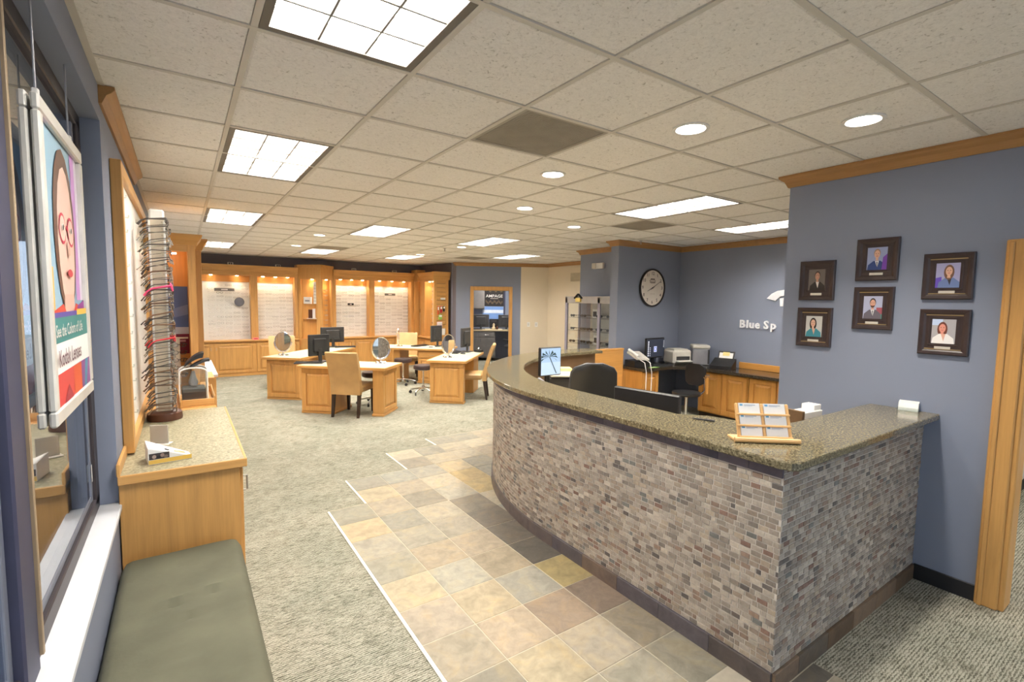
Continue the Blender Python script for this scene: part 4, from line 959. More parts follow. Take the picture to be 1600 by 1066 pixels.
# ---- second tower in the corner with mirror strip
t2 = thing('mirror_tower', 'narrow oak corner tower with a mirror strip and a stacked white rack', 'cabinet', (5.38, 12.36, 0))
MB().box(-.16, .20, .0, .37, 0, .80, .003).build('base', WV, t2); MB().box(-.16, -.02, -.0, .36, .80, 2.27, .003).build('left_panel', WV, t2); MB().box(.13, .20, -.0, .36, .80, 2.27, .003).build('right_panel', WV, t2)
MB().box(-.02, .13, .33, .36, .80, 2.27).build('back_panel', WV, t2); MB().box(.02, .13, .32, .329, .82, 2.25).build('mirror', MIRROR, t2); MB().box(.0, .02, .31, .33, .82, 2.25).build('mirror_edge', DARKBLUE, t2)
MB().box(-.14, .11, -.055, .30, 2.275, 2.57, .004).build('header', WV, t2); puck(t2, -.03, .10, 2.249, False); puck(t2, .08, .10, 2.249, False)
o = thing('contact_rack', 'tall white rack with a black top in the corner tower', 'display rack', (5.437, 12.46, .802)); MB().box(-.05, .05, -.04, .04, 0, .62, .004).build('body', WHITEPL, o); MB().box(-.055, .06, -.05, .05, .62, .72, .004).build('top', BLACKP, o)
for k in range(8): MB().box(-.035, .03, -.043, -.04, .04+k*.07, .075+k*.07).build('pocket', plain('pale_pink_label', (232, 204, 206), .5), o)
o = thing('white_sign', 'small white sign inside the corner tower', 'sign', (5.33, 12.40, 1.66)); MB().box(-.06, .03, -.006, .006, 0, .15, .002).build('plate', WHITEPL, o); MB().box(-.03, .01, -.0075, -.006, .06, .09).build('print', GREYM, o)
# ---- wing display along the side wall and slatwall end
MWg = UV((5.24, 12.3, 0), (-.0, -1))      # local x runs towards the viewer (-y), local y towards +x
wgd = display_bay('display_bay', 'short oak wall display on the side wall by the corner', .0, 1.02, MWg@T(0, .0, 0), npuck=3, doors=2, glabel='small eyeglass frame on the side wall board beside the slatwall', ggroup='frames on the side wall board', nx=3, nz=10, pil=(.30, .07))
sw = thing('slatwall_unit', 'oak slatwall end unit hung with accessories beside the doorway wall', 'display cabinet', (5.24, 11.20, 0))
MB().box(0, .40, .0, .07, 0, .80, .003).build('base', WV, sw); MB().box(-.03, .42, -.03, .07, .80, .835, .004).build('ledge', WX, sw); door_part(sw, 'door', .03, .37, .08, .76, .001)
MB().box(0, .07, 0, .07, .835, 2.30, .003).build('stile', WV, sw); MB().box(.335, .40, 0, .07, .835, 2.30, .003).build('stile', WV, sw); MB().box(.07, .335, .05, .07, .835, 2.30).build('backing', DARKW, sw)
for k in range(14): MB().box(.07, .335, .015, .05, .84+k*.1035, .84+k*.1035+.096, .004).build('slat', WX, sw)
MB().loft([[(x, .07, 2.28), (x, -.005, 2.28), (x, -.01, 2.34), (x, -.03, 2.40), (x, -.05, 2.46), (x, -.05, 2.48), (x, .07, 2.48)] for x in (-.03, .43)], smooth=False).build('cornice', WX, sw)
def hung(name, label, x, z, w, h, mat, d=.03):
    t = thing(name, label, 'accessory', (5.24+x, 11.20+.012, z), group='accessories on the slatwall'); MB().box(-w/2, w/2, -d, -.004, -h, 0, .004).build('pack', mat, t); MB().tube([(0, 0, .01), (0, -d-.02, .012)], .003, 5).build('hook', GREYM, t); MB().box(-w*.4, w*.4, -d-.002, -d, -h*.45, -h*.1).build('label_print', WHITEPL, t)
for a in (('slatwall_pack', 'white strip label high on the slatwall', .24, 1.83, .13, .05, WHITEPL), ('slatwall_pack', 'orange chain pack on the slatwall, second row', .11, 1.62, .04, .22, plain('orange_cord', (214, 96, 50), .5)), ('slatwall_pack', 'red cord pack on the slatwall, second row', .19, 1.62, .05, .17, RED), ('slatwall_pack', 'black cord pack on the slatwall, second row right', .27, 1.62, .05, .14, BLACKP), ('slatwall_pack', 'green pouch on the slatwall', .17, 1.40, .09, .12, GREEN), ('slatwall_pack', 'white and pink cloth pack on the slatwall', .15, 1.22, .14, .14, plain('pink_white', (236, 206, 214), .5)), ('slatwall_pack', 'white spray kit on the slatwall', .25, 1.05, .12, .12, WHITEPL), ('slatwall_pack', 'long white pack low on the slatwall', .19, .93, .22, .05, plain('off_white', (226, 224, 210), .5))): hung(*a)

# ================================================================== FITTING DESKS
UA = radians(-41.5); U = Vector((cos(UA), sin(UA))); V = Vector((-sin(UA), cos(UA)))
def top_part(t, x0, x1, y0, y1, z=.74):
    MB().box(x0+.022, x1-.022, y0+.022, y1-.022, z-.03, z+.0005, .0).build('desktop', DESKTOP, t)
    e = MB(); e.box(x0, x1, y0, y0+.023, z-.042, z, .004); e.box(x0, x1, y1-.023, y1, z-.042, z, .004); e.box(x0, x0+.023, y0+.023, y1-.023, z-.042, z, .004); e.box(x1-.023, x1, y0+.023, y1-.023, z-.042, z, .004); e.build('edge_band', WX, t)
def pedestal(t, x0, x1, y0, y1, name='pedestal', front=True):
    p = MB().box(x0, x1, y0+.02, y1, .0, .69, .003).build(name, WV, t)
    MB().box(x0-.012, x1+.012, y0+.008, y1+.01, 0, .035, .004).build('plinth', WX, p)
    if front: d = rpanel(MB(), x0, x1, .04, .69, y0+.021, .02, .07).build('panel_frame', WV, p); rfield(x0, x1, .04, .69, y0+.021, .02, .07).build('raised_panel', WV, p)
    return p
def endpanel(t, x, y0, y1, sgn, zt=.69):
    """raised panel on the short side, looking towards local +x (sgn 1)"""
    w = y1-y0; Mx = T(x, (y0+y1)/2, 0)@RZ(radians(90)*sgn)
    f = rpanel(MB(), -w/2, w/2, .04, zt, 0, .02, .07).xf(Mx).build('end_panel', WV, t); rfield(-w/2, w/2, .04, zt, 0, .02, .07).xf(Mx).build('raised_panel', WV, f); return f
def drawers(t, x0, x1, y, z0=.0, z1=.69):
    p = MB().box(x0, x1, y+.02, y+.5, .0, .69, .003).build('pedestal', WV, t); MB().box(x0-.012, x1+.012, y+.008, y+.5, 0, .035, .004).build('plinth', WX, p)
    d = MB().box(x0+.015, x1-.015, y, y+.02, .54, .68, .004).build('drawer', WX, p); m = (x0+x1)/2
    MB().tube([(m-.05, y, .60), (m-.045, y-.02, .60), (m+.045, y-.02, .60), (m+.05, y, .60)], .004, 5).build('handle', BRASS, t)
    for a, b in ((x0+.015, m-.004), (m+.004, x1-.015)):
        dd = rpanel(MB(), a, b, .05, .525, y+.02, .02, .05).build('door', WV, t); rfield(a, b, .05, .525, y+.02, .02, .05).build('raised_panel', WV, dd)
# desk B: front
dB = thing('fitting_desk', 'oak fitting desk nearest the aisle with a tan chair pulled up in front', 'desk', M=UV((1.475, 7.87, 0), U))
top_part(dB, -.05, 1.36, -.05, .66); pedestal(dB, 0, .52, 0, .56); s = MB().box(1.14, 1.285, 0, .56, 0, .69, .003).build('leg_slab', WV, dB); MB().box(1.128, 1.317, -.012, .57, 0, .035, .004).build('plinth', WX, s); endpanel(s, 1.285, 0, .56, 1)
# desk A: left, seen end on
dA = thing('fitting_desk', 'oak fitting desk at the left carrying an oval mirror on its near end', 'desk', M=UV((1.18, 9.28, 0), U))
top_part(dA, -.06, .66, -.06, 2.0); pedestal(dA, 0, .60, 0, .14, 'leg_slab'); pA = MB().box(.05, .55, 1.35, 1.95, 0, .69, .003).build('pedestal', WV, dA)
for k in range(3): d = MB().box(.55, .568, 1.37+.0, 1.93, .08+k*.2, .27+k*.2, .004).build('drawer', WY, dA); MB().tube([(.568, 1.6, .17+k*.2), (.588, 1.605, .17+k*.2), (.588, 1.695, .17+k*.2), (.568, 1.7, .17+k*.2)], .004, 5).build('handle', BRASS, d)
# desk C: right, end on
dC = thing('fitting_desk', 'oak fitting desk nearest the reception counter, seen end on', 'desk', M=UV((3.465, 7.57, 0), U))
top_part(dC, -.05, .64, -.05, 1.55); pedestal(dC, 0, .58, 0, .13, 'leg_slab'); MB().box(.04, .54, 1.05, 1.5, 0, .69, .003).build('pedestal', WV, dC)
# desk D: behind
dD = thing('fitting_desk', 'oak fitting desk farthest back with drawer and cupboard pedestal', 'desk', M=UV((3.42, 10.16, 0), U))
top_part(dD, -.05, 1.58, -.05, .75); drawers(dD, .90, 1.52, 0); s = MB().box(.36, .50, .03, .6, 0, .69, .003).build('leg_slab', WV, dD)
def dpt(u, v, o): return (o[0]+U.x*u+V.x*v, o[1]+U.y*u+V.y*v)
oA, oB, oC, oD = (1.18, 9.28), (1.475, 7.87), (3.465, 7.57), (3.42, 10.16)

# ---- tan parsons chairs (local: seat faces +y, back at -y)
def make_chair():
    t = thing('side_chair', 'x', 'chair')
    s = MB(); n = 8
    s.box(-.235, .235, -.20, .27, .36, .47, .03); s.build('seat', LEATH, t)
    b = MB(); rings = []
    for k in range(13):
        z = .34+.63*k/12; y = -.235-.14*(max(0, z-.45)/.5)**1.25; w = .225+.02*(k/12); th = .038-.012*k/12
        curve = .022*(k/12)
        ring = []
        for q in range(9): x = -w+2*w*q/8; ring.append((x, y-th-curve*(1-(x/w)**2)+.0, z))
        for q in range(8, -1, -1): x = -w+2*w*q/8; ring.append((x, y+th-curve*(1-(x/w)**2), z))
        rings.append(ring)
    top = [(x*.97, y, z+.015) for x, y, z in rings[-1]]; rings.append([(p[0], (p[1]*2+sum(q[1] for q in top)/len(top))/3, p[2]) for p in top])
    b.loft(rings).build('backrest', LEATH, t)
    for x in (-.20, .20):
        for y, dy in ((-.23, -.05), (.235, .0)):
            l = MB(); l.loft([[(x+a*w, y+dy*f+c*w, z) for a, c in ((-1, -1), (1, -1), (1, 1), (-1, 1))] for z, w, f in ((.37, .024, 0), (.2, .021, .4), (0, .016, 1))], smooth=False); l.build('leg', LEG, t)
    return t
chair0 = make_chair()
def place(proto, flag, label, x, y, rz, group):
    if not flag: flag.append(1); proto.location = (x, y, 0); proto.rotation_euler = (0, 0, rz); proto['label'] = label; proto['group'] = group; return proto
    return dup(proto, label, (x, y, 0), rz, group)
fc = []; G = 'tan side chairs at the fitting desks'
place(chair0, fc, 'tan leather side chair in front of the nearest desk, back towards the viewer', 2.14, 7.44, radians(-42), G)
place(chair0, fc, 'tan leather side chair tucked behind the left desk, only its back showing', 1.62, 10.48, radians(172), G)
place(chair0, fc, 'tan leather side chair seen side on beside the desk nearest the counter', 4.32, 7.62, radians(55), G)
place(chair0, fc, 'tan leather side chair behind the farthest desk', 4.30, 10.62, radians(160), G)
# ---- round rolling stools
def make_stool():
    t = thing('rolling_stool', 'x', 'stool')
    MB().lathe([(.16, .46), (.182, .475), (.185, .52), (.17, .545), (.08, .552)], 28).build('seat', BROWNLEATH, t)
    MB().lathe([(.10, .445), (.10, .46)], 20).build('seat_plate', CHROME, t); MB().lathe([(.016, .10), (.016, .44)], 12).build('post', CHROME, t); MB().lathe([(.03, .07), (.034, .13), (.022, .16)], 14).build('hub', CHROME, t)
    for k in range(5):
        a = 2*pi*k/5+.3; c, s_ = cos(a), sin(a)
        MB().tube([(c*.02, s_*.02, .11), (c*.14, s_*.14, .095), (c*.25, s_*.25, .065)], [.016, .014, .011], 7).build('base_leg', CHROME, t)
        w = MB().lathe([(.012, -.012), (.028, -.012), (.028, .012), (.012, .012)], 14, M=T(c*.25, s_*.25, .028)@RZ(a+.6)@RX(radians(90))); w.build('caster', BLACKP, t)
    return t
st0 = make_stool(); fs = []; G = 'round rolling stools'
place(st0, fs, 'round dark rolling stool half hidden behind the nearest desk', 2.62, 7.98, 0, G); place(st0, fs, 'round brown rolling stool in front of the farthest desk', 3.78, 9.58, .5, G); place(st0, fs, 'round dark rolling stool left of the desk nearest the counter', 3.72, 8.42, .9, G)
# ---- oval table mirrors
def make_mirror():
    t = thing('table_mirror', 'x', 'mirror')
    P = [(.132*cos(2*pi*k/32), 0, .24+.17*sin(2*pi*k/32)) for k in range(32)]
    MB().tube(P, .008, 8, True).build('rim', CHROME, t); MB().prism([(p[0], p[2]) for p in P], -.003, .003, M=RX(radians(90))).build('glass', MIRROR, t)
    b = MB(); b.tube([(-.148, 0, .24)]+[(.148*cos(a), 0, .24+.19*sin(a)) for a in [pi+pi*k/14 for k in range(1, 14)]]+[(.148, 0, .24)], .006, 6); b.build('yoke', CHROME, t)
    MB().lathe([(.09, 0), (.088, .008), (.04, .016), (.014, .026), (.012, .04)], 24).build('foot', CHROME, t)
    for k in range(4): a = pi/4+k*pi/2; MB().lathe([(.014, 0), (.022, .01), (.014, .022)], 12, (cos(a)*.085, sin(a)*.085, 0)).build('ball', CHROME, t)
    return t
m0 = make_mirror(); fm = []; G = 'oval table mirrors'; DT = .741
def placez(proto, flag, label, x, y, z, rz, group, tilt=0):
    o = place(proto, flag, label, x, y, rz, group); o.location.z = z; return o
placez(m0, fm, 'oval chrome table mirror on the near end of the left desk', 1.47, 9.42, DT, radians(-10), G)
placez(m0, fm, 'oval chrome table mirror on the desk nearest the aisle', 2.62, 7.58, DT, radians(-12), G)
placez(m0, fm, 'oval chrome table mirror on the desk nearest the counter', 3.93, 7.80, DT, radians(8), G)
x, y = dpt(.35, .35, oD); placez(m0, fm, 'oval table mirror seen nearly edge on at the farthest desk', x, y, DT, radians(62), G)
# ---- desktop monitors (local: screen faces +y)
def make_monitor(name, label, w=.46, h=.30, z0=.10, loc=(0, 0, 0), rz=0, group=None, screen=None, mat=None, flat=False):
    t = thing(name, label, 'monitor', loc, rz, group)
    MB().box(-w/2, w/2, -.022, .018, z0, z0+h, .008).build('bezel', mat or BLACKP, t)
    if not flat: MB().box(-w*.3, w*.3, -.045, -.02, z0+.06, z0+h-.06, .012).build('rear_housing', mat or BLACKP, t)
    MB().box(-.03, .03, -.05, -.025, .012, z0+.12, .006).build('neck', mat or BLACKP, t); MB().box(-.12, .12, -.12, .08, 0, .014, .005).build('foot', mat or BLACKP, t)
    sc_ = art('screen', screen or [(rect(-w/2+.015, z0+.02, w/2-.015, z0+h-.02), (52, 60, 80)), (rect(-w/2+.03, z0+.05, w/2-.08, z0+h-.05), (188, 200, 222)), (rect(-w/2+.03, z0+h-.065, w/2-.08, z0+h-.05), (90, 120, 180))], t, SCREEN)
    sc_.matrix_basis = Matrix(((-1, 0, 0, 0), (0, 0, 1, .0184), (0, 1, 0, 0), (0, 0, 0, 1))); return t
def make_keyboard(label, loc, rz, group='keyboards', mat=None):
    t = thing('keyboard', label, 'keyboard', loc, rz, group); mb = MB(); mb.loft([[(-.21, -.07, 0), (.21, -.07, 0), (.21, -.07, .012), (-.21, -.07, .012)], [(-.21, .07, 0), (.21, .07, 0), (.21, .07, .024), (-.21, .07, .024)]], smooth=False); mb.build('body', mat or DGREY, t)
    k = MB()
    for r in range(5):
        for c in range(15): k.box(-.2+c*.0265, -.2+c*.0265+.022, -.055+r*.023, -.055+r*.023+.019, .014+r*.0022, .019+r*.0022)
    k.build('keys', BLACKP, t)['kind'] = 'stuff'; return t
def make_mouse(label, loc, rz=0):
    t = thing('mouse', label, 'mouse', loc, rz, 'computer mice'); MB().lathe([(.03, 0), (.034, .008), (.026, .026), (.008, .034)], 16, sx=1, sy=1.7).build('body', BLACKP, t); MB().lathe([(.004, .028), (.006, .036), (.002, .04)], 8, (0, .03, 0)).build('wheel', DGREY, t)
make_monitor('monitor', 'black monitor seen from behind on the desk nearest the aisle', .36, .34, .10, (1.80, 8.16, DT), radians(18))
make_monitor('monitor', 'wide black monitor turned away at the far end of the left desk', .50, .32, .10, (2.62, 10.62, DT), radians(8), mat=DGREY)
make_monitor('monitor', 'black monitor seen from behind on the farthest desk', .36, .36, .10, (4.66, 9.85, DT), radians(24), mat=DGREY)
make_monitor('monitor', 'black monitor seen from behind on the desk nearest the counter', .40, .38, .10, (4.66, 8.50, DT), radians(36), mat=DGREY)
make_keyboard('black keyboard on the desk nearest the counter', (4.42, 8.42, DT), radians(50)); make_keyboard('black keyboard on the farthest desk', (4.35, 10.02, DT), radians(20)); make_keyboard('black keyboard beside the wide monitor on the left desk', (2.83, 10.42, DT), radians(-12)); make_keyboard('black keyboard with cables beside the monitor on the nearest desk', (1.62, 8.02, DT), radians(-25))
make_mouse('black mouse on the desk nearest the counter', (4.42, 8.16, DT), .6); make_mouse('dark mouse on the left desk', (2.24, 10.40, DT), .2)
o = thing('paper_tray', 'small white paper rack beside the wide monitor on the left desk', 'tray', (2.28, 10.62, DT), radians(-41)); MB().box(-.06, .06, -.09, .09, 0, .008).build('bottom', WHITEPL, o); MB().box(-.06, -.054, -.09, .09, .008, .16, .002).build('side', WHITEPL, o); MB().box(.054, .06, -.09, .09, .008, .16, .002).build('side', WHITEPL, o); MB().box(-.05, .05, -.08, .08, .01, .05).build('papers', CREAMLAM, o)
o = thing('dock', 'small silver dock with paper at the foot of the farthest monitor', 'device', (4.42, 9.62, DT), radians(-30)); MB().box(-.09, .09, -.04, .04, 0, .035, .005).build('body', WHITEPL, o); MB().box(-.03, .05, -.045, -.04, .008, .025).build('front', DGREY, o)
o = thing('card_terminal', 'black and chrome card terminal beside the monitor nearest the counter', 'device', (4.86, 8.32, DT), .4); MB().box(-.05, .05, -.08, .08, 0, .05, .01).build('body', BLACKP, o); MB().lathe([(.02, .05), (.025, .07), (.01, .09)], 12).build('knob', CHROME, o)
# ================================================================== PORTRAITS
def portrait(label, yc, zc, w, h, bg, layers, gold=True):
    t = thing('portrait_frame', label, 'picture frame', M=WM((3.859, yc, zc), (-1, 0)), group='framed staff portraits')
    W2, H2 = w/2, h/2; pw, ph = w*.235, h*.265
    def rg(a, b, z, dy=0): return [(-a, -b+dy, z), (a, -b+dy, z), (a, b+dy, z), (-a, b+dy, z)]
    dy = h*.02
    MB().loft([rg(W2, H2, 0), rg(W2, H2, .018), rg(W2-.006, H2-.006, .024), rg(W2-.022, H2-.022, .022), rg(W2-.034, H2-.034, .014)], smooth=False).build('moulding', FRAMEW, t)
    MB().box(-W2+.03, W2-.03, -H2+.03, H2-.03, .008, .0145).build('mat_board', FRAMEW, t)
    l = MB(); a, b = pw+.016, ph+.016
    for q in ((-a, a, -b+dy, -b+.011+dy), (-a, a, b-.011+dy, b+dy), (-a, -a+.011, -b+.011+dy, b-.011+dy), (a-.011, a, -b+.011+dy, b-.011+dy)): l.box(*q, .0145, .0185, .002)
    l.build('inner_lip', FRAMEW, t)
    if gold:
        g = MB(); a2, b2 = W2-.032, H2-.032
        for y in (-b2, b2-.007): g.box(-a2, a2, y, y+.007, .014, .0175, .002)
        g.build('gilt_line', GOLDLIP, t)
    MB().box(-w*.16, w*.16, -H2+.036, -H2+.053, .0145, .0175, .001).build('name_plate', SILVERPL, t)
    ly = [(rect(-pw, -ph+dy, pw, ph+dy), bg)]
    for pts, c in layers: ly.append(([(max(-pw, min(pw, x*pw)), max(-ph, min(ph, y*ph))+dy) for x, y in pts], c))
    art('photograph', ly, t, z=.0152, step=.00025)
def body(col, x=0, shirt=None, tie=None, w=.95):
    o = [([(x-w, -1), (x+w, -1), (x+w*.92, -.55), (x+.35, -.2), (x-.35, -.2), (x-w*.92, -.55)], col)]
    if shirt: o.append(([(x-.2, -.2), (x+.2, -.2), (x+.05, -.8)], shirt))
    if tie: o.append(([(x-.05, -.28), (x+.06, -.28), (x+.05, -.95)], tie))
    return o
def head(x, y, skin, hair, long=False, r=.32, beard=None):
    o = []
    if long: o += [(ell(x, y-.12, r*1.35, r*1.9), hair)]
    o += [([(x-.12, y-.3), (x+.12, y-.3), (x+.14, y-.58), (x-.14, y-.58)], skin)]
    o += [(ell(x, y+.06, r*1.04, r*1.22), hair), (ell(x, y-.04, r*.88, r*1.12), skin)]
    if beard: o += [(ell(x, y-.22, r*.7, r*.55), beard), (ell(x, y-.02, r*.8, r*.72), skin)]
    o += [(ell(x-.12, y+.02, .045, .03, 8), (70, 54, 48)), (ell(x+.12, y+.02, .045, .03, 8), (70, 54, 48)), (ell(x, y-.2, .12, .035, 8), (206, 120, 112)), ([(x-.03, y-.02), (x+.03, y-.02), (x+.045, y-.12), (x-.045, y-.12)], (214, 160, 136))]
    return o
SK = (222, 176, 150)
portrait('dark framed portrait of a man in a dark suit, upper left of the six', 1.705, 1.93, .235, .285, (112, 104, 98), body((44, 40, 38), .1, (224, 218, 210))+head(.08, .38, (186, 142, 118), (70, 56, 46)), False)
portrait('dark framed portrait of a man in a navy suit, highest of the six', 1.34, 2.06, .24, .28, (150, 160, 196), body((52, 72, 128), 0, (236, 232, 226), (44, 48, 90))+[([(.5, -1), (1, -1), (1, .4), (.6, .1)], (120, 70, 170))]+head(0, .42, SK, (160, 132, 110)), False)
portrait('dark framed portrait of a bearded man in a grey suit and tie, lower middle', 1.345, 1.735, .23, .285, (176, 180, 206), [([(.4, -1), (1, -1), (1, .0), (.4, .0)], (160, 84, 96)), ([(.4, -1), (1, -1), (1, -.6), (.4, -.55)], (70, 140, 130))]+body((104, 98, 108), 0, (234, 232, 232), (60, 50, 60))+head(0, .38, (214, 164, 140), (62, 48, 44), beard=(82, 60, 52)))
portrait('dark framed portrait of a woman in a blue jacket, upper right', .97, 1.935, .24, .28, (168, 166, 204), [([(-1, -1), (-.5, -1), (-.5, -.1), (-1, -.2)], (104, 80, 190))]+body((110, 130, 178), .15, (60, 58, 64))+head(.1, .38, SK, (126, 92, 74), True))
portrait('dark framed portrait of a long-haired woman in a white top, lower right', .968, 1.595, .24, .28, (176, 172, 176), [([(-1, .5), (-.1, .5), (-.1, 1), (-1, 1)], (196, 212, 240))]+head(-.1, .3, (226, 150, 130), (112, 62, 50), True)+body((238, 234, 232), .0, (226, 176, 156)))
portrait('dark framed portrait of a dark-haired woman in a teal blouse, lower left', 1.705, 1.59, .235, .285, (196, 194, 190), head(-.1, .35, SK, (48, 34, 34), True)+body((64, 136, 150), .0, (214, 168, 146)))

# ================================================================== ON THE COUNTER
cr = thing('business_card_rack', 'pale wood six-pocket business card rack on the granite counter corner', 'card rack', (2.315, 1.225, 1.0885), radians(-39))
MB().box(-.145, .145, -.045, .06, 0, .010, .002).build('foot', PALEW, cr); MB().tube([(-.15, -.05, .013), (.15, -.05, .013)], .012, 8).build('front_rail', PALEW, cr)
bk = Matrix.Translation((0, -.03, .012))@RX(radians(-24))
for x in (-.118, 0, .118): MB().box(x-.007, x+.007, -.004, .014, 0, .175, .003, M=bk).build('divider', PALEW, cr)
MB().box(-.118, .118, .012, .018, 0, .17, M=bk).build('back_panel', PALEW, cr)
for r in range(3):
    MB().box(-.125, .125, -.012, -.004, .004+r*.055, .014+r*.055, .002, M=bk).build('pocket_lip', PALEW, cr)
lab_cards = {(0, 0): 'bottom left', (1, 0): 'bottom right', (0, 1): 'middle left', (1, 1): 'middle right', (0, 2): 'top left', (1, 2): 'top right'}
for r in range(3):
    for c in range(2):
        cs = thing('business_cards', 'stack of white business cards in the %s pocket of the card rack' % lab_cards[(c, r)], 'cards', M=cr.matrix_basis@bk@T(-.059+.118*c, .003, .016+r*.055))
        MB().box(-.05, .05, -.004, .006, 0, .05).build('stack', WHITEPL, cs)
        a_ = art('print', [(rect(-.044, .036, -.03, .045), (96, 160, 200)), (rect(-.024, .039, .03, .042), (150, 160, 178)), (rect(-.024, .034, .015, .036), (178, 184, 196))], cs); a_.matrix_basis = T(0, -.0042, 0)@RX(radians(90))
ch = thing('card_holder', 'small clear holder with white cards at the wall end of the granite counter', 'card holder', (3.815, 1.10, 1.0885), radians(-80))
MB().loft([[(-.05, -.028, 0), (.05, -.028, 0), (.05, .028, 0), (-.05, .028, 0)], [(-.05, -.012, .05), (.05, -.012, .05), (.05, .028, .06), (-.05, .028, .06)]], smooth=False).build('cards', WHITEPL, ch); MB().box(-.055, .055, -.038, -.031, 0, .022, .001).build('lip', ACRYL, ch)
pe = thing('black_pen', 'black pen lying on the granite counter', 'pen', (2.42, 1.62, 1.0945), radians(112)); MB().tube([(-.06, 0, 0), (-.05, 0, 0), (.05, 0, 0), (.065, 0, 0)], [.003, .005, .005, .0015], 8).build('barrel', BLACKP, pe); MB().box(-.055, -.02, -.001, .001, .005, .0075).build('clip', GREYM, pe)
# low work surface inside the counter
wd_ = thing('work_desk', 'cream laminate work desk following the inside of the counter', 'desk', (0, 0, 0))
strip(MB(), [(XF+.237, 1.29), (XF+.237, 2.0)]+arcp(RF-.237, 180, 92, 36), [(XF+.80, 1.29), (XF+.80, 2.0)]+arcp(RF-.80, 180, 92, 36), .705, .74).build('worktop', CREAMLAM, wd_)
for an in (178, 150, 120, 95):
    p0 = (CC.x+(RF-.30)*cos(radians(an)), CC.y+(RF-.30)*sin(radians(an))); p1 = (CC.x+(RF-.74)*cos(radians(an)), CC.y+(RF-.74)*sin(radians(an))); d_ = Vector((p1[0]-p0[0], p1[1]-p0[1])).normalized(); n_ = Vector((-d_.y, d_.x))*.012
    MB().prism([(p0[0]+n_.x, p0[1]+n_.y), (p1[0]+n_.x, p1[1]+n_.y), (p1[0]-n_.x, p1[1]-n_.y), (p0[0]-n_.x, p0[1]-n_.y)], 0, .705).build('support_panel', DARKW, wd_)
hp = thing('half_height_gate', 'orange oak half-height gate panel between counter end and clock wall', 'gate', (4.875, 5.20, 0)); MB().box(0, .75, 0, .05, .0, 1.03, .004).build('panel', ORANGEWX, hp); MB().box(-.0, .753, -.01, .06, 1.03, 1.06, .004).build('cap', ORANGEWX, hp)
palm = [(rect(-.165, .115, .165, .505), (150, 176, 206)), (rect(-.165, .115, .165, .30), (168, 190, 216))]
for k in range(9):
    a = radians(-20+k*27); palm.append(([(-.03, .38), (-.03+.13*cos(a)-.012, .38+.11*sin(a)), (-.03+.15*cos(a), .375+.10*sin(a)-.03), (-.03+.1*cos(a), .37+.06*sin(a))], (58, 74, 78)))
palm.append(([(-.035, .38), (-.02, .38), (.10, .13), (.085, .13)], (66, 78, 84)))
palm = [([(max(-.165, min(.165, x)), max(.115, min(.505, y))) for x, y in p], c) for p, c in palm]
palm = [([(x*.30/.36, .21+(y-.10)*.31/.42) for x, y in p], c) for p, c in palm]
mL = make_monitor('monitor', 'monitor showing a palm tree screen behind the curved counter', .30, .31, .21, (3.29, 4.10, .741), radians(182), screen=palm)
mR = make_monitor('monitor', 'black monitor back rising just above the granite counter', .52, .31, .075, (2.725, 2.29, .741), radians(-80), flat=True)
make_keyboard('black keyboard on the cream work desk inside the counter', (3.30, 3.78, .741), radians(-37))
pt = thing('desk_printer', 'grey and white printer with loose papers behind the palm tree screen', 'printer', (3.70, 4.36, .741), radians(-30)); MB().box(-.2, .2, -.16, .16, 0, .15, .02).build('body', DGREY, pt); MB().box(-.17, .17, -.20, .10, .155, .175, .004).build('tray', GREYPL, pt); MB().box(-.12, .12, -.13, .10, .177, .20, .002).build('papers', WHITEPL, pt); MB().box(-.08, .10, -.05, .12, .202, .235, .002).build('yellow_papers', YELLOWP, pt)
sc_o = thing('desk_scanner', 'low grey scanner between the counter wall and the palm tree screen', 'scanner', (2.83, 3.56, .741), radians(-116)); MB().box(-.20, .20, -.11, .11, 0, .07, .01).build('body', GREYPL, sc_o); MB().box(-.19, .19, -.09, -.06, .07, .26, .006, M=RX(radians(-8))).build('paper_feed', GREYM, sc_o)
tp_ = thing('desk_telephone', 'black desk telephone beyond the printer inside the counter', 'telephone', (4.02, 4.60, .741), radians(-20)); MB().loft([[(-.1, -.1, 0), (.1, -.1, 0), (.1, -.1, .03), (-.1, -.1, .03)], [(-.1, .1, 0), (.1, .1, 0), (.1, .1, .10), (-.1, .1, .10)]], smooth=False).build('body', BLACKP, tp_); MB().tube([(-.07, -.09, .07), (-.07, 0, .10), (-.07, .09, .13)], [.024, .016, .024], 8).build('handset', BLACKP, tp_)
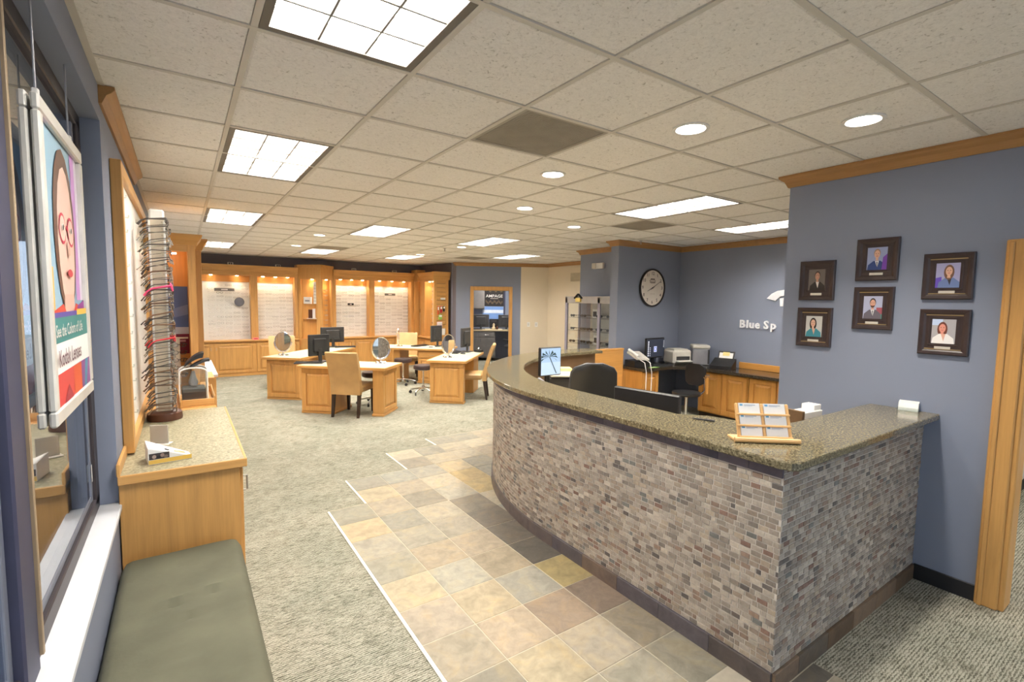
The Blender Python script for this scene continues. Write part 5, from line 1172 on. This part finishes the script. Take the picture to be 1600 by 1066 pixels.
# ---- black office chair at the counter
def office_chair(name, label, loc, rz, mat=BLKLEATH, scale=1):
    t = thing(name, label, 'chair', loc, rz)
    b = MB(); rings = []
    for k in range(15):
        f = k/14; z = .52+.62*f; w = .235*(1-.10*(2*f-1)**2)*(1 if f < .86 else sqrt(max(.12, 1-((f-.86)/.15)**2))); w = w if f > .1 else w*(.75+.25*f/.1); y = -.25-.06*f+.03*sin(pi*f)
        ring = [(-w+2*w*q/10, y-.028-.03*(1-((q-5)/5)**2), z) for q in range(11)]+[(w-2*w*q/10, y+.028-.03*(1-((q-5)/5)**2), z) for q in range(11)]; rings.append(ring)
    b.loft(rings).build('backrest', mat, t)
    MB().tube([(p[0], p[1]+.03, p[2]) for r in rings[1:-1] for p in (r[0],)]+[(p[0], p[1]+.03, p[2]) for p in rings[-1][:11]]+[(r[10][0], r[10][1]+.03, r[10][2]) for r in rings[-2:0:-1]], .013, 6).build('back_piping', DGREY, t)
    MB().lathe([(.05, 0), (.1, .01), (.1, .03), (.05, .05)], 20, M=T(0, -.335, .60)@RX(radians(90))@T(0, 0, -.02)).build('lumbar_hub', DGREY, t)
    s = MB(); s.box(-.25, .25, -.24, .26, .42, .52, .04).build('seat', mat, t)
    MB().tube([(0, -.32, .62), (0, -.30, .44), (0, -.1, .40)], .025, 8).build('spine', BLACKP, t)
    MB().lathe([(.028, .12), (.028, .42)], 12).build('post', BLACKP, t)
    for sx in (-1, 1): MB().tube([(sx*.26, -.10, .46), (sx*.30, -.10, .66), (sx*.30, .14, .67)], [.02, .02, .026], 8).build('armrest', BLACKP, t)
    for k in range(5):
        a = 2*pi*k/5; MB().tube([(cos(a)*.02, sin(a)*.02, .12), (cos(a)*.28, sin(a)*.28, .065)], [.024, .016], 8).build('base_leg', BLACKP, t)
        MB().lathe([(.012, -.014), (.028, -.014), (.028, .014), (.012, .014)], 12, M=T(cos(a)*.28, sin(a)*.28, .028)@RZ(a+.4)@RX(radians(90))).build('caster', BLACKP, t)
    return t
office_chair('office_chair', 'high-backed black leather office chair behind the counter', (3.54, 3.76, 0), radians(-32))

# ================================================================== CLOCK WALL, BACK DESK
ck = thing('wall_clock', 'large round white wall clock with a dark rim reading ten past eight', 'clock', M=WM((6.42, 5.369, 2.01), (0, -1)))
MB().lathe([(.30, 0), (.312, .01), (.312, .03), (.30, .036), (.288, .034), (.286, .008)], 48, caps=False).build('rim', plain('black_rim', (40, 34, 32), .4), ck)
MB().lathe([(.287, .004), (.287, .018)], 48).build('face', plain('clock_face', (226, 216, 204), .5, var=.03), ck)
INK = plain('clock_ink', (60, 46, 42), .5)
for h in range(1, 13):
    a = radians(90-30*h); text('numeral', str(h), .075, INK, ck, T(.235*cos(a), .235*sin(a), .0188), align='CENTER', bold=.001)
emb = [(ell(0, .115, .075, .026, 20), (120, 104, 96)), (ell(0, .115, .066, .019, 20), (206, 194, 182)), (rect(-.05, .135, .05, .152), (96, 80, 74)), (rect(-.07, .085, .07, .095), (110, 94, 88)), (rect(-.05, .072, .05, .080), (150, 134, 124)), (rect(-.06, -.10, .06, -.096), (170, 150, 140))]
art('emblem', emb, ck, z=.0186, step=.0002)
def hand(ang, l, w, z, nm):
    a = radians(90-ang); c, s = cos(a), sin(a); m = MB(); m.prism([(-.05, -w), (l, -w*.35), (l+.012, 0), (l, w*.35), (-.05, w)], z, z+.002, M=RZ(a)); return m.build(nm, BLACKP, ck)
hand(245, .13, .008, .0205, 'hour_hand'); hand(60, .22, .006, .0235, 'minute_hand'); MB().lathe([(.012, .0205), (.012, .028)], 12).build('hub', BLACKP, ck)
al = thing('alarm_sounder', 'small white alarm box high on the blue wall beside the clock pillar', 'alarm', M=WM((6.199, 6.36, 2.41), (-1, 0))); MB().box(-.13, .13, -.05, .05, 0, .06, .012).build('case', WHITEPL, al); MB().box(-.13, -.02, -.05, .05, .06, .085, .012).build('lens', GREYPL, al)
gv = thing('wall_grille', 'beige air grille high on the cream wall', 'vent', M=WM((7.749, 8.75, 2.36), (-1, 0))); MB().box(-.17, .17, -.10, .10, 0, .012, .003).build('frame', plain('beige_metal', (200, 186, 160), .5), gv)
for k in range(7): MB().box(-.15, .15, -.085+k*.025, -.072+k*.025, .012, .018, .002).build('louver', plain('beige_metal2', (186, 172, 146), .5), gv)
for s_, lb in ((1.85, 'left'), (2.05, 'right')):
    p = ws(s_, -.001); t = thing('light_switch', 'white wall switch on the cream wall, %s of the pair' % lb, 'switch', M=WM((p[0], p[1], 1.18), (-NW.x, -NW.y)), group='wall switches'); MB().box(-.037, .037, -.06, .06, 0, .006, .003).build('plate', WHITEPL, t); MB().box(-.014, .014, -.03, .03, .006, .011, .002).build('rocker', GREYPL, t)
# back desk: L-shaped dark granite over oak cabinets
bd = thing('back_desk', 'L-shaped dark granite desk top along the clock and logo walls', 'desk', (0, 0, 0))
MB().prism([(5.66, 4.80), (6.30, 4.80), (6.56, 4.55), (6.56, 1.2), (7.14, 1.2), (7.14, 5.36), (5.66, 5.36)], .735, .775).build('granite_top', DGRANITE, bd)
MB().box(7.118, 7.148, 1.2, 4.2, .776, .87, .004).build('backsplash', WARMY, bd)
def base_cab(label, M, w, doors, depth=.5):
    t = thing('base_cabinet', label, 'cabinet', M=M); MB().box(0, w, .02, depth, .09, .732, .002).build('body', WARM, t); MB().box(.0, w, .06, depth, 0, .09).build('toe_kick', plain('dark_toe', (60, 48, 38), .6), t)
    for k in range(doors): door_part(t, 'door', k*w/doors+.012, (k+1)*w/doors-.012, .11, .715, .021, WARM, fr=.065)
base_cab('oak base cabinet left of the knee space under the clock', T(5.68, 4.84, 0), .36, 1)
for k, lb in enumerate(('first oak cupboard pair along the logo wall, beside the corner', 'second oak cupboard pair along the logo wall', 'third oak cupboard pair along the logo wall, half hidden', 'last oak cupboard pair along the logo wall, hidden by the portrait wall')):
    base_cab(lb, UV((6.62, 4.56-k*.81, 0), (0, -1)), .80, 2)
LB = plain('letter_white', (236, 238, 242), .4)
lg = thing('wall_lettering', 'white raised lettering Blue Sp on the reception back wall', 'sign', M=WM((7.149, 4.235, 1.455), (-1, 0)))
xx = 0
for chs, adv in (('B', .108), ('l', .045), ('u', .092), ('e', .088), (' ', .045), ('S', .102), ('p', .1)):
    if chs != ' ': text('letter', chs, .165, LB, lg, T(xx, 0, .012), .010, bold=.0045)
    xx += adv
lo_ = thing('wall_logo_emblem', 'white raised fan-shaped emblem above the wall lettering', 'sign', M=WM((7.149, 3.64, 1.86), (-1, 0)))
MB().prism([(-.19, -.01), (-.12, .06), (-.04, .10), (.06, .115), (.06, .03), (.0, .02), (-.06, -.045)], .002, .022).build('wing', LB, lo_); MB().prism([(.01, -.12), (.045, -.12), (.06, .0), (.0, -.01)], .002, .022).build('stem', LB, lo_)
scr = [(rect(-.235, .125, .235, .405), (44, 48, 60)), (rect(-.03, .20, .05, .29), (190, 200, 236)), (rect(-.02, .215, .04, .275), (110, 124, 200)), (rect(.0, .23, .02, .262), (230, 232, 246))]
for r in range(8): scr.append((rect(.19, .14+r*.031, .218, .16+r*.031), (210, 214, 224)))
for r in range(5): scr.append((rect(.15, .14+r*.031, .17, .155+r*.031), (190, 196, 210)))
for r in range(6): scr.append((rect(-.222, .27+r*.02, -.205, .282+r*.02), (200, 206, 220)))
make_monitor('monitor', 'monitor with desktop icons on the back desk below the clock', .50, .32, .105, (6.30, 5.16, .776), radians(186), screen=[([(-x, y) for x, y in p][::-1], c) for p, c in scr])
ph_ = thing('office_telephone', 'white office telephone on a dark stand with hanging cords', 'telephone', (5.82, 5.08, .776), radians(-10))
MB().box(-.14, .14, -.10, .14, 0, .10, .004).build('stand', BLACKP, ph_); MB().loft([[(-.12, -.12, .12), (.12, -.12, .10), (.12, -.12, .125), (-.12, -.12, .145)], [(-.12, .12, .20), (.12, .12, .20), (.12, .12, .225), (-.12, .12, .225)]], smooth=False).build('body', GREYPL, ph_)
MB().tube([(-.09, -.12, .17), (-.09, 0, .22), (-.09, .11, .25)], [.026, .017, .026], 8).build('handset', WHITEPL, ph_)
for x in (-.06, .04): MB().tube([(x, -.12, .12), (x-.02, -.26, .09), (x-.03, -.315, -.05), (x-.035, -.318, -.5)], .006, 6).build('cord', WHITEPL, ph_)
gn = thing('paper_slip', 'lime green paper slip on the back desk below the telephone', 'paper', (5.96, 4.88, .7765), .1); MB().box(-.09, .09, -.04, .04, 0, .004, .001).build('sheet', GREEN, gn); MB().box(-.05, .05, -.01, .01, .004, .0045).build('print', WHITEPL, gn)
kb2 = make_keyboard('dark keyboard with notes in front of the icon monitor', (6.22, 4.95, .776), radians(186))
p1_ = thing('laser_printer', 'small beige laser printer beside the icon monitor', 'printer', (6.74, 5.05, .776), radians(-20)); MB().box(-.17, .17, -.16, .17, 0, .23, .03).build('body', GREYPL, p1_); MB().box(-.13, .13, -.24, -.15, .05, .065, .004).build('paper_tray', WHITEPL, p1_); MB().box(-.12, .12, -.163, -.158, .07, .13).build('slot', DGREY, p1_); MB().box(-.13, .13, -.1, .12, .228, .245, .006).build('top_cover', GREYPL, p1_)
p2_ = thing('tall_printer', 'tall grey and white printer in the corner of the back desk', 'printer', (7.0, 4.82, .776), radians(-45)); MB().box(-.13, .13, -.15, .13, 0, .26, .01).build('body', GREYM, p2_); MB().box(-.135, .135, -.16, .135, .26, .32, .015).build('lid', GREYPL, p2_); MB().box(.10, .128, -.153, -.15, .02, .25).build('side_strip', DGREY, p2_)
p3_ = thing('document_scanner', 'black document scanner with paper on the back desk by the oak backsplash', 'scanner', (6.88, 4.30, .776), radians(-75)); MB().loft([[(-.16, -.18, 0), (.16, -.18, 0), (.16, -.18, .05), (-.16, -.18, .05)], [(-.16, .06, 0), (.16, .06, 0), (.16, .06, .15), (-.16, .06, .15)]], smooth=False).build('body', BLACKP, p3_)
MB().box(-.12, .12, .0, .012, .14, .28, .003, M=RX(radians(-25))).build('feed_support', DGREY, p3_); MB().box(-.10, .10, -.008, .0, .15, .25, M=RX(radians(-25))).build('paper', WHITEPL, p3_); MB().box(-.11, .11, -.16, -.04, .068, .074, M=RX(radians(18))).build('output_sheet', GREYPL, p3_); MB().box(-.05, .05, -.01, -.008, .20, .26, M=RX(radians(-25))).build('yellow_note', YELLOWP, p3_)
tc = thing('task_chair', 'small black task chair with a wooden-handled tool hooked on its back at the back desk', 'chair', (6.05, 4.35, 0), radians(-20))
MB().lathe([(.05, .42), (.19, .43), (.205, .45), (.2, .475), (.1, .49)], 24).build('seat', BLACKP, tc); b = MB(); b.loft([[(x, -.02-.03*(1-(x/.17)**2)+.20+d, z) for d in (0, .035) for x in ([-.17*w, 0, .17*w] if d == 0 else [.17*w, 0, -.17*w])] for z, w in ((.56, .5), (.60, .9), (.72, 1), (.84, .9), (.88, .5))]); b.xf(RZ(radians(-70))).build('backrest', BLACKP, tc)
MB().tube([(.19, -.06, .44), (.25, -.08, .50), (.23, -.08, .70)], .015, 8).build('back_bar', CHROME, tc); MB().lathe([(.02, .1), (.02, .42)], 12).build('post', CHROME, tc)
for k in range(5):
    a = 2*pi*k/5+.2; MB().tube([(cos(a)*.02, sin(a)*.02, .1), (cos(a)*.25, sin(a)*.25, .06)], .014, 7).build('base_leg', BLACKP, tc); MB().lathe([(.012, -.012), (.026, -.012), (.026, .012), (.012, .012)], 12, M=T(cos(a)*.25, sin(a)*.25, .026)@RZ(a)@RX(radians(90))).build('caster', BLACKP, tc)
MB().box(.215, .245, -.16, -.135, .46, .70, .005).build('wooden_handle', WARM, tc); MB().box(.20, .26, -.165, -.13, .70, .74, .005).build('tool_head', CHROME, tc)
fo2 = thing('folded_papers', 'white folder rack with a brown edge showing beyond the right end of the counter', 'folder', (3.28, 1.47, .741), radians(-4)); MB().box(-.10, .10, -.05, .05, 0, .34, .003).build('rack', WHITEPL, fo2); MB().box(-.125, -.10, -.05, .05, 0, .35, .002).build('brown_edge', DARKW, fo2); MB().box(.02, .10, -.04, .04, .34, .375, .002).build('sheets', WHITEPL, fo2)

# ================================================================== GLASS DISPLAY CASE
dcx = thing('glass_showcase', 'grey framed glass showcase of sunglasses beside the clock pillar', 'showcase', (5.78, 5.62, 0))
CL = 1.17; CD = .36
MB().box(0, CD, 0, CL, 0, .80, .004).build('base', plain('showcase_grey', (150, 148, 154), .5), dcx)
for (x, y, w) in ((0, 0, .05), (0, CL-.06, .06), (CD-.04, 0, .04), (CD-.04, CL-.04, .04), (0, .28, .06)): MB().box(x, x+.03, y, y+w, .80, 1.84, .003).build('post', plain('lilac_grey_post', (146, 142, 158), .4), dcx)
tpf = MB()
for q in ((0, .03, 0, CL), (CD-.03, CD, 0, CL), (.03, CD-.03, 0, .03), (.03, CD-.03, CL-.03, CL)): tpf.box(*q, 1.74, 1.86, .004)
tpf.build('top', plain('showcase_top', (168, 162, 158), .5), dcx); MB().box(.03, CD-.03, .03, CL-.03, 1.80, 1.806).build('glass_top', CASEGLASS, dcx); MB().box(CD-.012, CD-.004, .02, CL-.30, .82, 1.74).build('back_panel', plain('case_back', (190, 184, 176), .5), dcx)
for z in (1.02, 1.25, 1.48): MB().box(.03, CD-.015, .01, CL-.01, z, z+.008).build('glass_shelf', CASEGLASS, dcx)
MB().box(.008, .012, .05, CL-.06, .82, 1.74).build('glass_front', CASEGLASS, dcx)
def sun_mesh():
    f = MB()
    for sx in (-1, 1): f.prism([(p[0], p[2]) for p in rim_path(sx*.036, .062, .046, 12)], -.003, .003, M=RX(radians(90)))
    f.box(-.012, .012, -.003, .003, .004, .012)
    for sx in (-1, 1): f.tube([(sx*.068, 0, .01), (sx*.07, .10, .008), (sx*.07, .13, -.01)], .004, 5)
    return f.mesh('sunglasses', BLACKP)
SUN = sun_mesh()
for z in (1.03, 1.26, 1.49):
    for k, y in enumerate((1.05, .82, .60, .42, .14)):
        if z > 1.4 and k == 2: continue
        o = mob('sunglasses', SUN, None, T(5.86+.05*(k % 2), 5.62+y, z+.03)@RZ(radians(-90+random.uniform(-12, 12)))); tag(o, 'dark sunglasses on the %s glass shelf of the showcase' % {1.03: 'lowest', 1.26: 'middle', 1.49: 'upper'}[z], 'sunglasses', 'sunglasses in the showcase')
for k, (y, z) in enumerate(((.62, 1.49), (.58, 1.03), (.12, 1.26))):
    t = thing('photo_card', 'small white framed photo card on the %s showcase shelf' % ('upper', 'lowest', 'middle')[k], 'card', (6.0, 5.62+y, z), radians(90)); MB().box(-.06, .06, -.005, .005, 0, .15, .002).build('frame', WHITEPL, t); MB().box(-.045, .045, .005, .0065, .02, .11).build('print', DGREY, t)
bh = thing('tiny_birdhouse', 'tiny yellow house ornament with a black roof stuck on the showcase top', 'ornament', (5.765, 6.42, 1.765)); MB().box(-.02, .012, -.06, .06, 0, .07).build('house', plain('yellow_paint', (232, 206, 120), .5), bh); MB().prism([(-.09, .055), (0, .125), (.09, .055), (.09, .075), (0, .145), (-.09, .075)], -.03, .013, M=Matrix(((0, 0, 1, 0), (1, 0, 0, 0), (0, 1, 0, 0), (0, 0, 0, 1)))).build('roof', BLACKP, bh)

# ================================================================== BACK OFFICE THROUGH THE DOORWAY
def lm(s, t, z=0): return UV((*ws(s, t), z), DW)
lc_ = thing('office_cabinet', 'grey laminate drawer cabinet with pale worktop in the back office', 'cabinet', M=lm(.0, 1.95)); MB().box(.0, 1.05, 0, .6, .09, .87, .003).build('body', CABGREY, lc_); MB().box(.0, 2.45, -.03, .64, .88, .925, .004).build('worktop', CREAMLAM, lc_)
for x in (.06, .56): d = MB().box(x, x+.47, -.02, 0, .70, .85, .004).build('drawer', CABGREY, lc_); MB().tube([(x+.18, -.02, .775), (x+.18, -.045, .775), (x+.29, -.045, .775), (x+.29, -.02, .775)], .006, 6).build('handle', CHROME, d)
for x in (.06, .56): d = MB().box(x, x+.47, -.02, 0, .12, .68, .004).build('door', CABGREY, lc_); MB().tube([(x+(.42 if x < .3 else .05), -.02, .55), (x+(.42 if x < .3 else .05), -.045, .56), (x+(.42 if x < .3 else .05), -.045, .64), (x+(.42 if x < .3 else .05), -.02, .65)], .006, 6).build('handle', CHROME, d)
MB().box(2.30, 2.42, .02, .60, 0, .88).build('end_panel', DARKW, lc_)
uc = thing('wall_cupboard', 'grey wall cupboard in the back office', 'cabinet', M=lm(.0, 2.25)); MB().box(0, .72, 0, .36, 1.52, 2.40, .004).build('body', CABGREY, uc); MB().box(.02, .70, -.018, 0, 1.54, 2.38, .004).build('door', CABGREY, uc)
ps = thing('office_poster', 'black poster with white lettering AMPAGE on the back office wall', 'poster', M=WM((*ws(1.02, 2.617), 1.90), (-NW.x, -NW.y)))
MB().box(-.30, .30, -.29, .29, 0, .012, .002).build('board', plain('poster_black', (38, 34, 34), .5), ps); text('lettering', 'AMPAGE', .125, WHITEPL, ps, T(0, .02, .0135), align='CENTER', sx=1.08, bold=.0005)
gp = []
for k in range(15): gp += [(rect(-.26+k*.035, .17+.03*sin(k*1.3), -.245+k*.035, .22+.03*sin(k*1.3)), (150, 124, 90)), (rect(-.26+k*.035, -.2+.03*cos(k*1.7), -.245+k*.035, -.13+.03*cos(k*1.7)), (132, 110, 84))]
gp += [(rect(-.12, -.06, .12, -.045), (190, 180, 170))]
art('ornament_print', gp, ps, z=.0125, step=.0001)
wb = thing('blue_picture', 'pale blue sky picture panel below the poster in the back office', 'picture', M=WM((*ws(1.0, 2.617), 1.38), (-NW.x, -NW.y))); MB().box(-.34, .30, -.25, .22, 0, .01, .002).build('panel', plain('sky_panel', (124, 160, 216), .5, var=.1, scale=3), wb); MB().box(-.34, .30, .02, .12, .01, .0115).build('cloud_band', plain('cloud_white', (222, 230, 242), .5), wb); MB().box(.31, .36, -.25, .85, 0, .014, .003).build('navy_post', DARKBLUE, wb)
for s_, t_, lb in ((.62, 2.2, 'left'), (1.38, 2.15, 'right')):
    m_ = make_monitor('monitor', 'dark monitor on the %s side of the back office worktop' % lb, .48, .38, .06, (0, 0, 0), 0, mat=DGREY); m_.matrix_basis = lm(s_, t_, .926)
m_ = make_monitor('monitor', 'small dark monitor between the two larger back office monitors', .30, .26, .04, (0, 0, 0), 0); m_.matrix_basis = lm(1.02, 2.42, .926)
dd_ = thing('office_clutter', 'small white and brown ornament between the back office monitors', 'ornament', M=lm(1.0, 2.08, .926)); MB().lathe([(.05, 0), (.06, .04), (.03, .09), (.04, .14), (.01, .19)], 14).build('figure', CREAMLAM, dd_); MB().lathe([(.03, 0), (.04, .05), (.01, .1)], 12, (.10, 0, 0)).build('cup', BROWNPL, dd_)
oc = office_chair('office_chair', 'black office chair at the back office worktop', (0, 0, 0), 0, DGREY); oc.matrix_basis = lm(1.62, 1.45)@RZ(radians(25))
kt = make_keyboard('black keyboard tray beside the doorway casing', (0, 0, 0), 0); kt.matrix_basis = lm(.45, 2.0, .926)
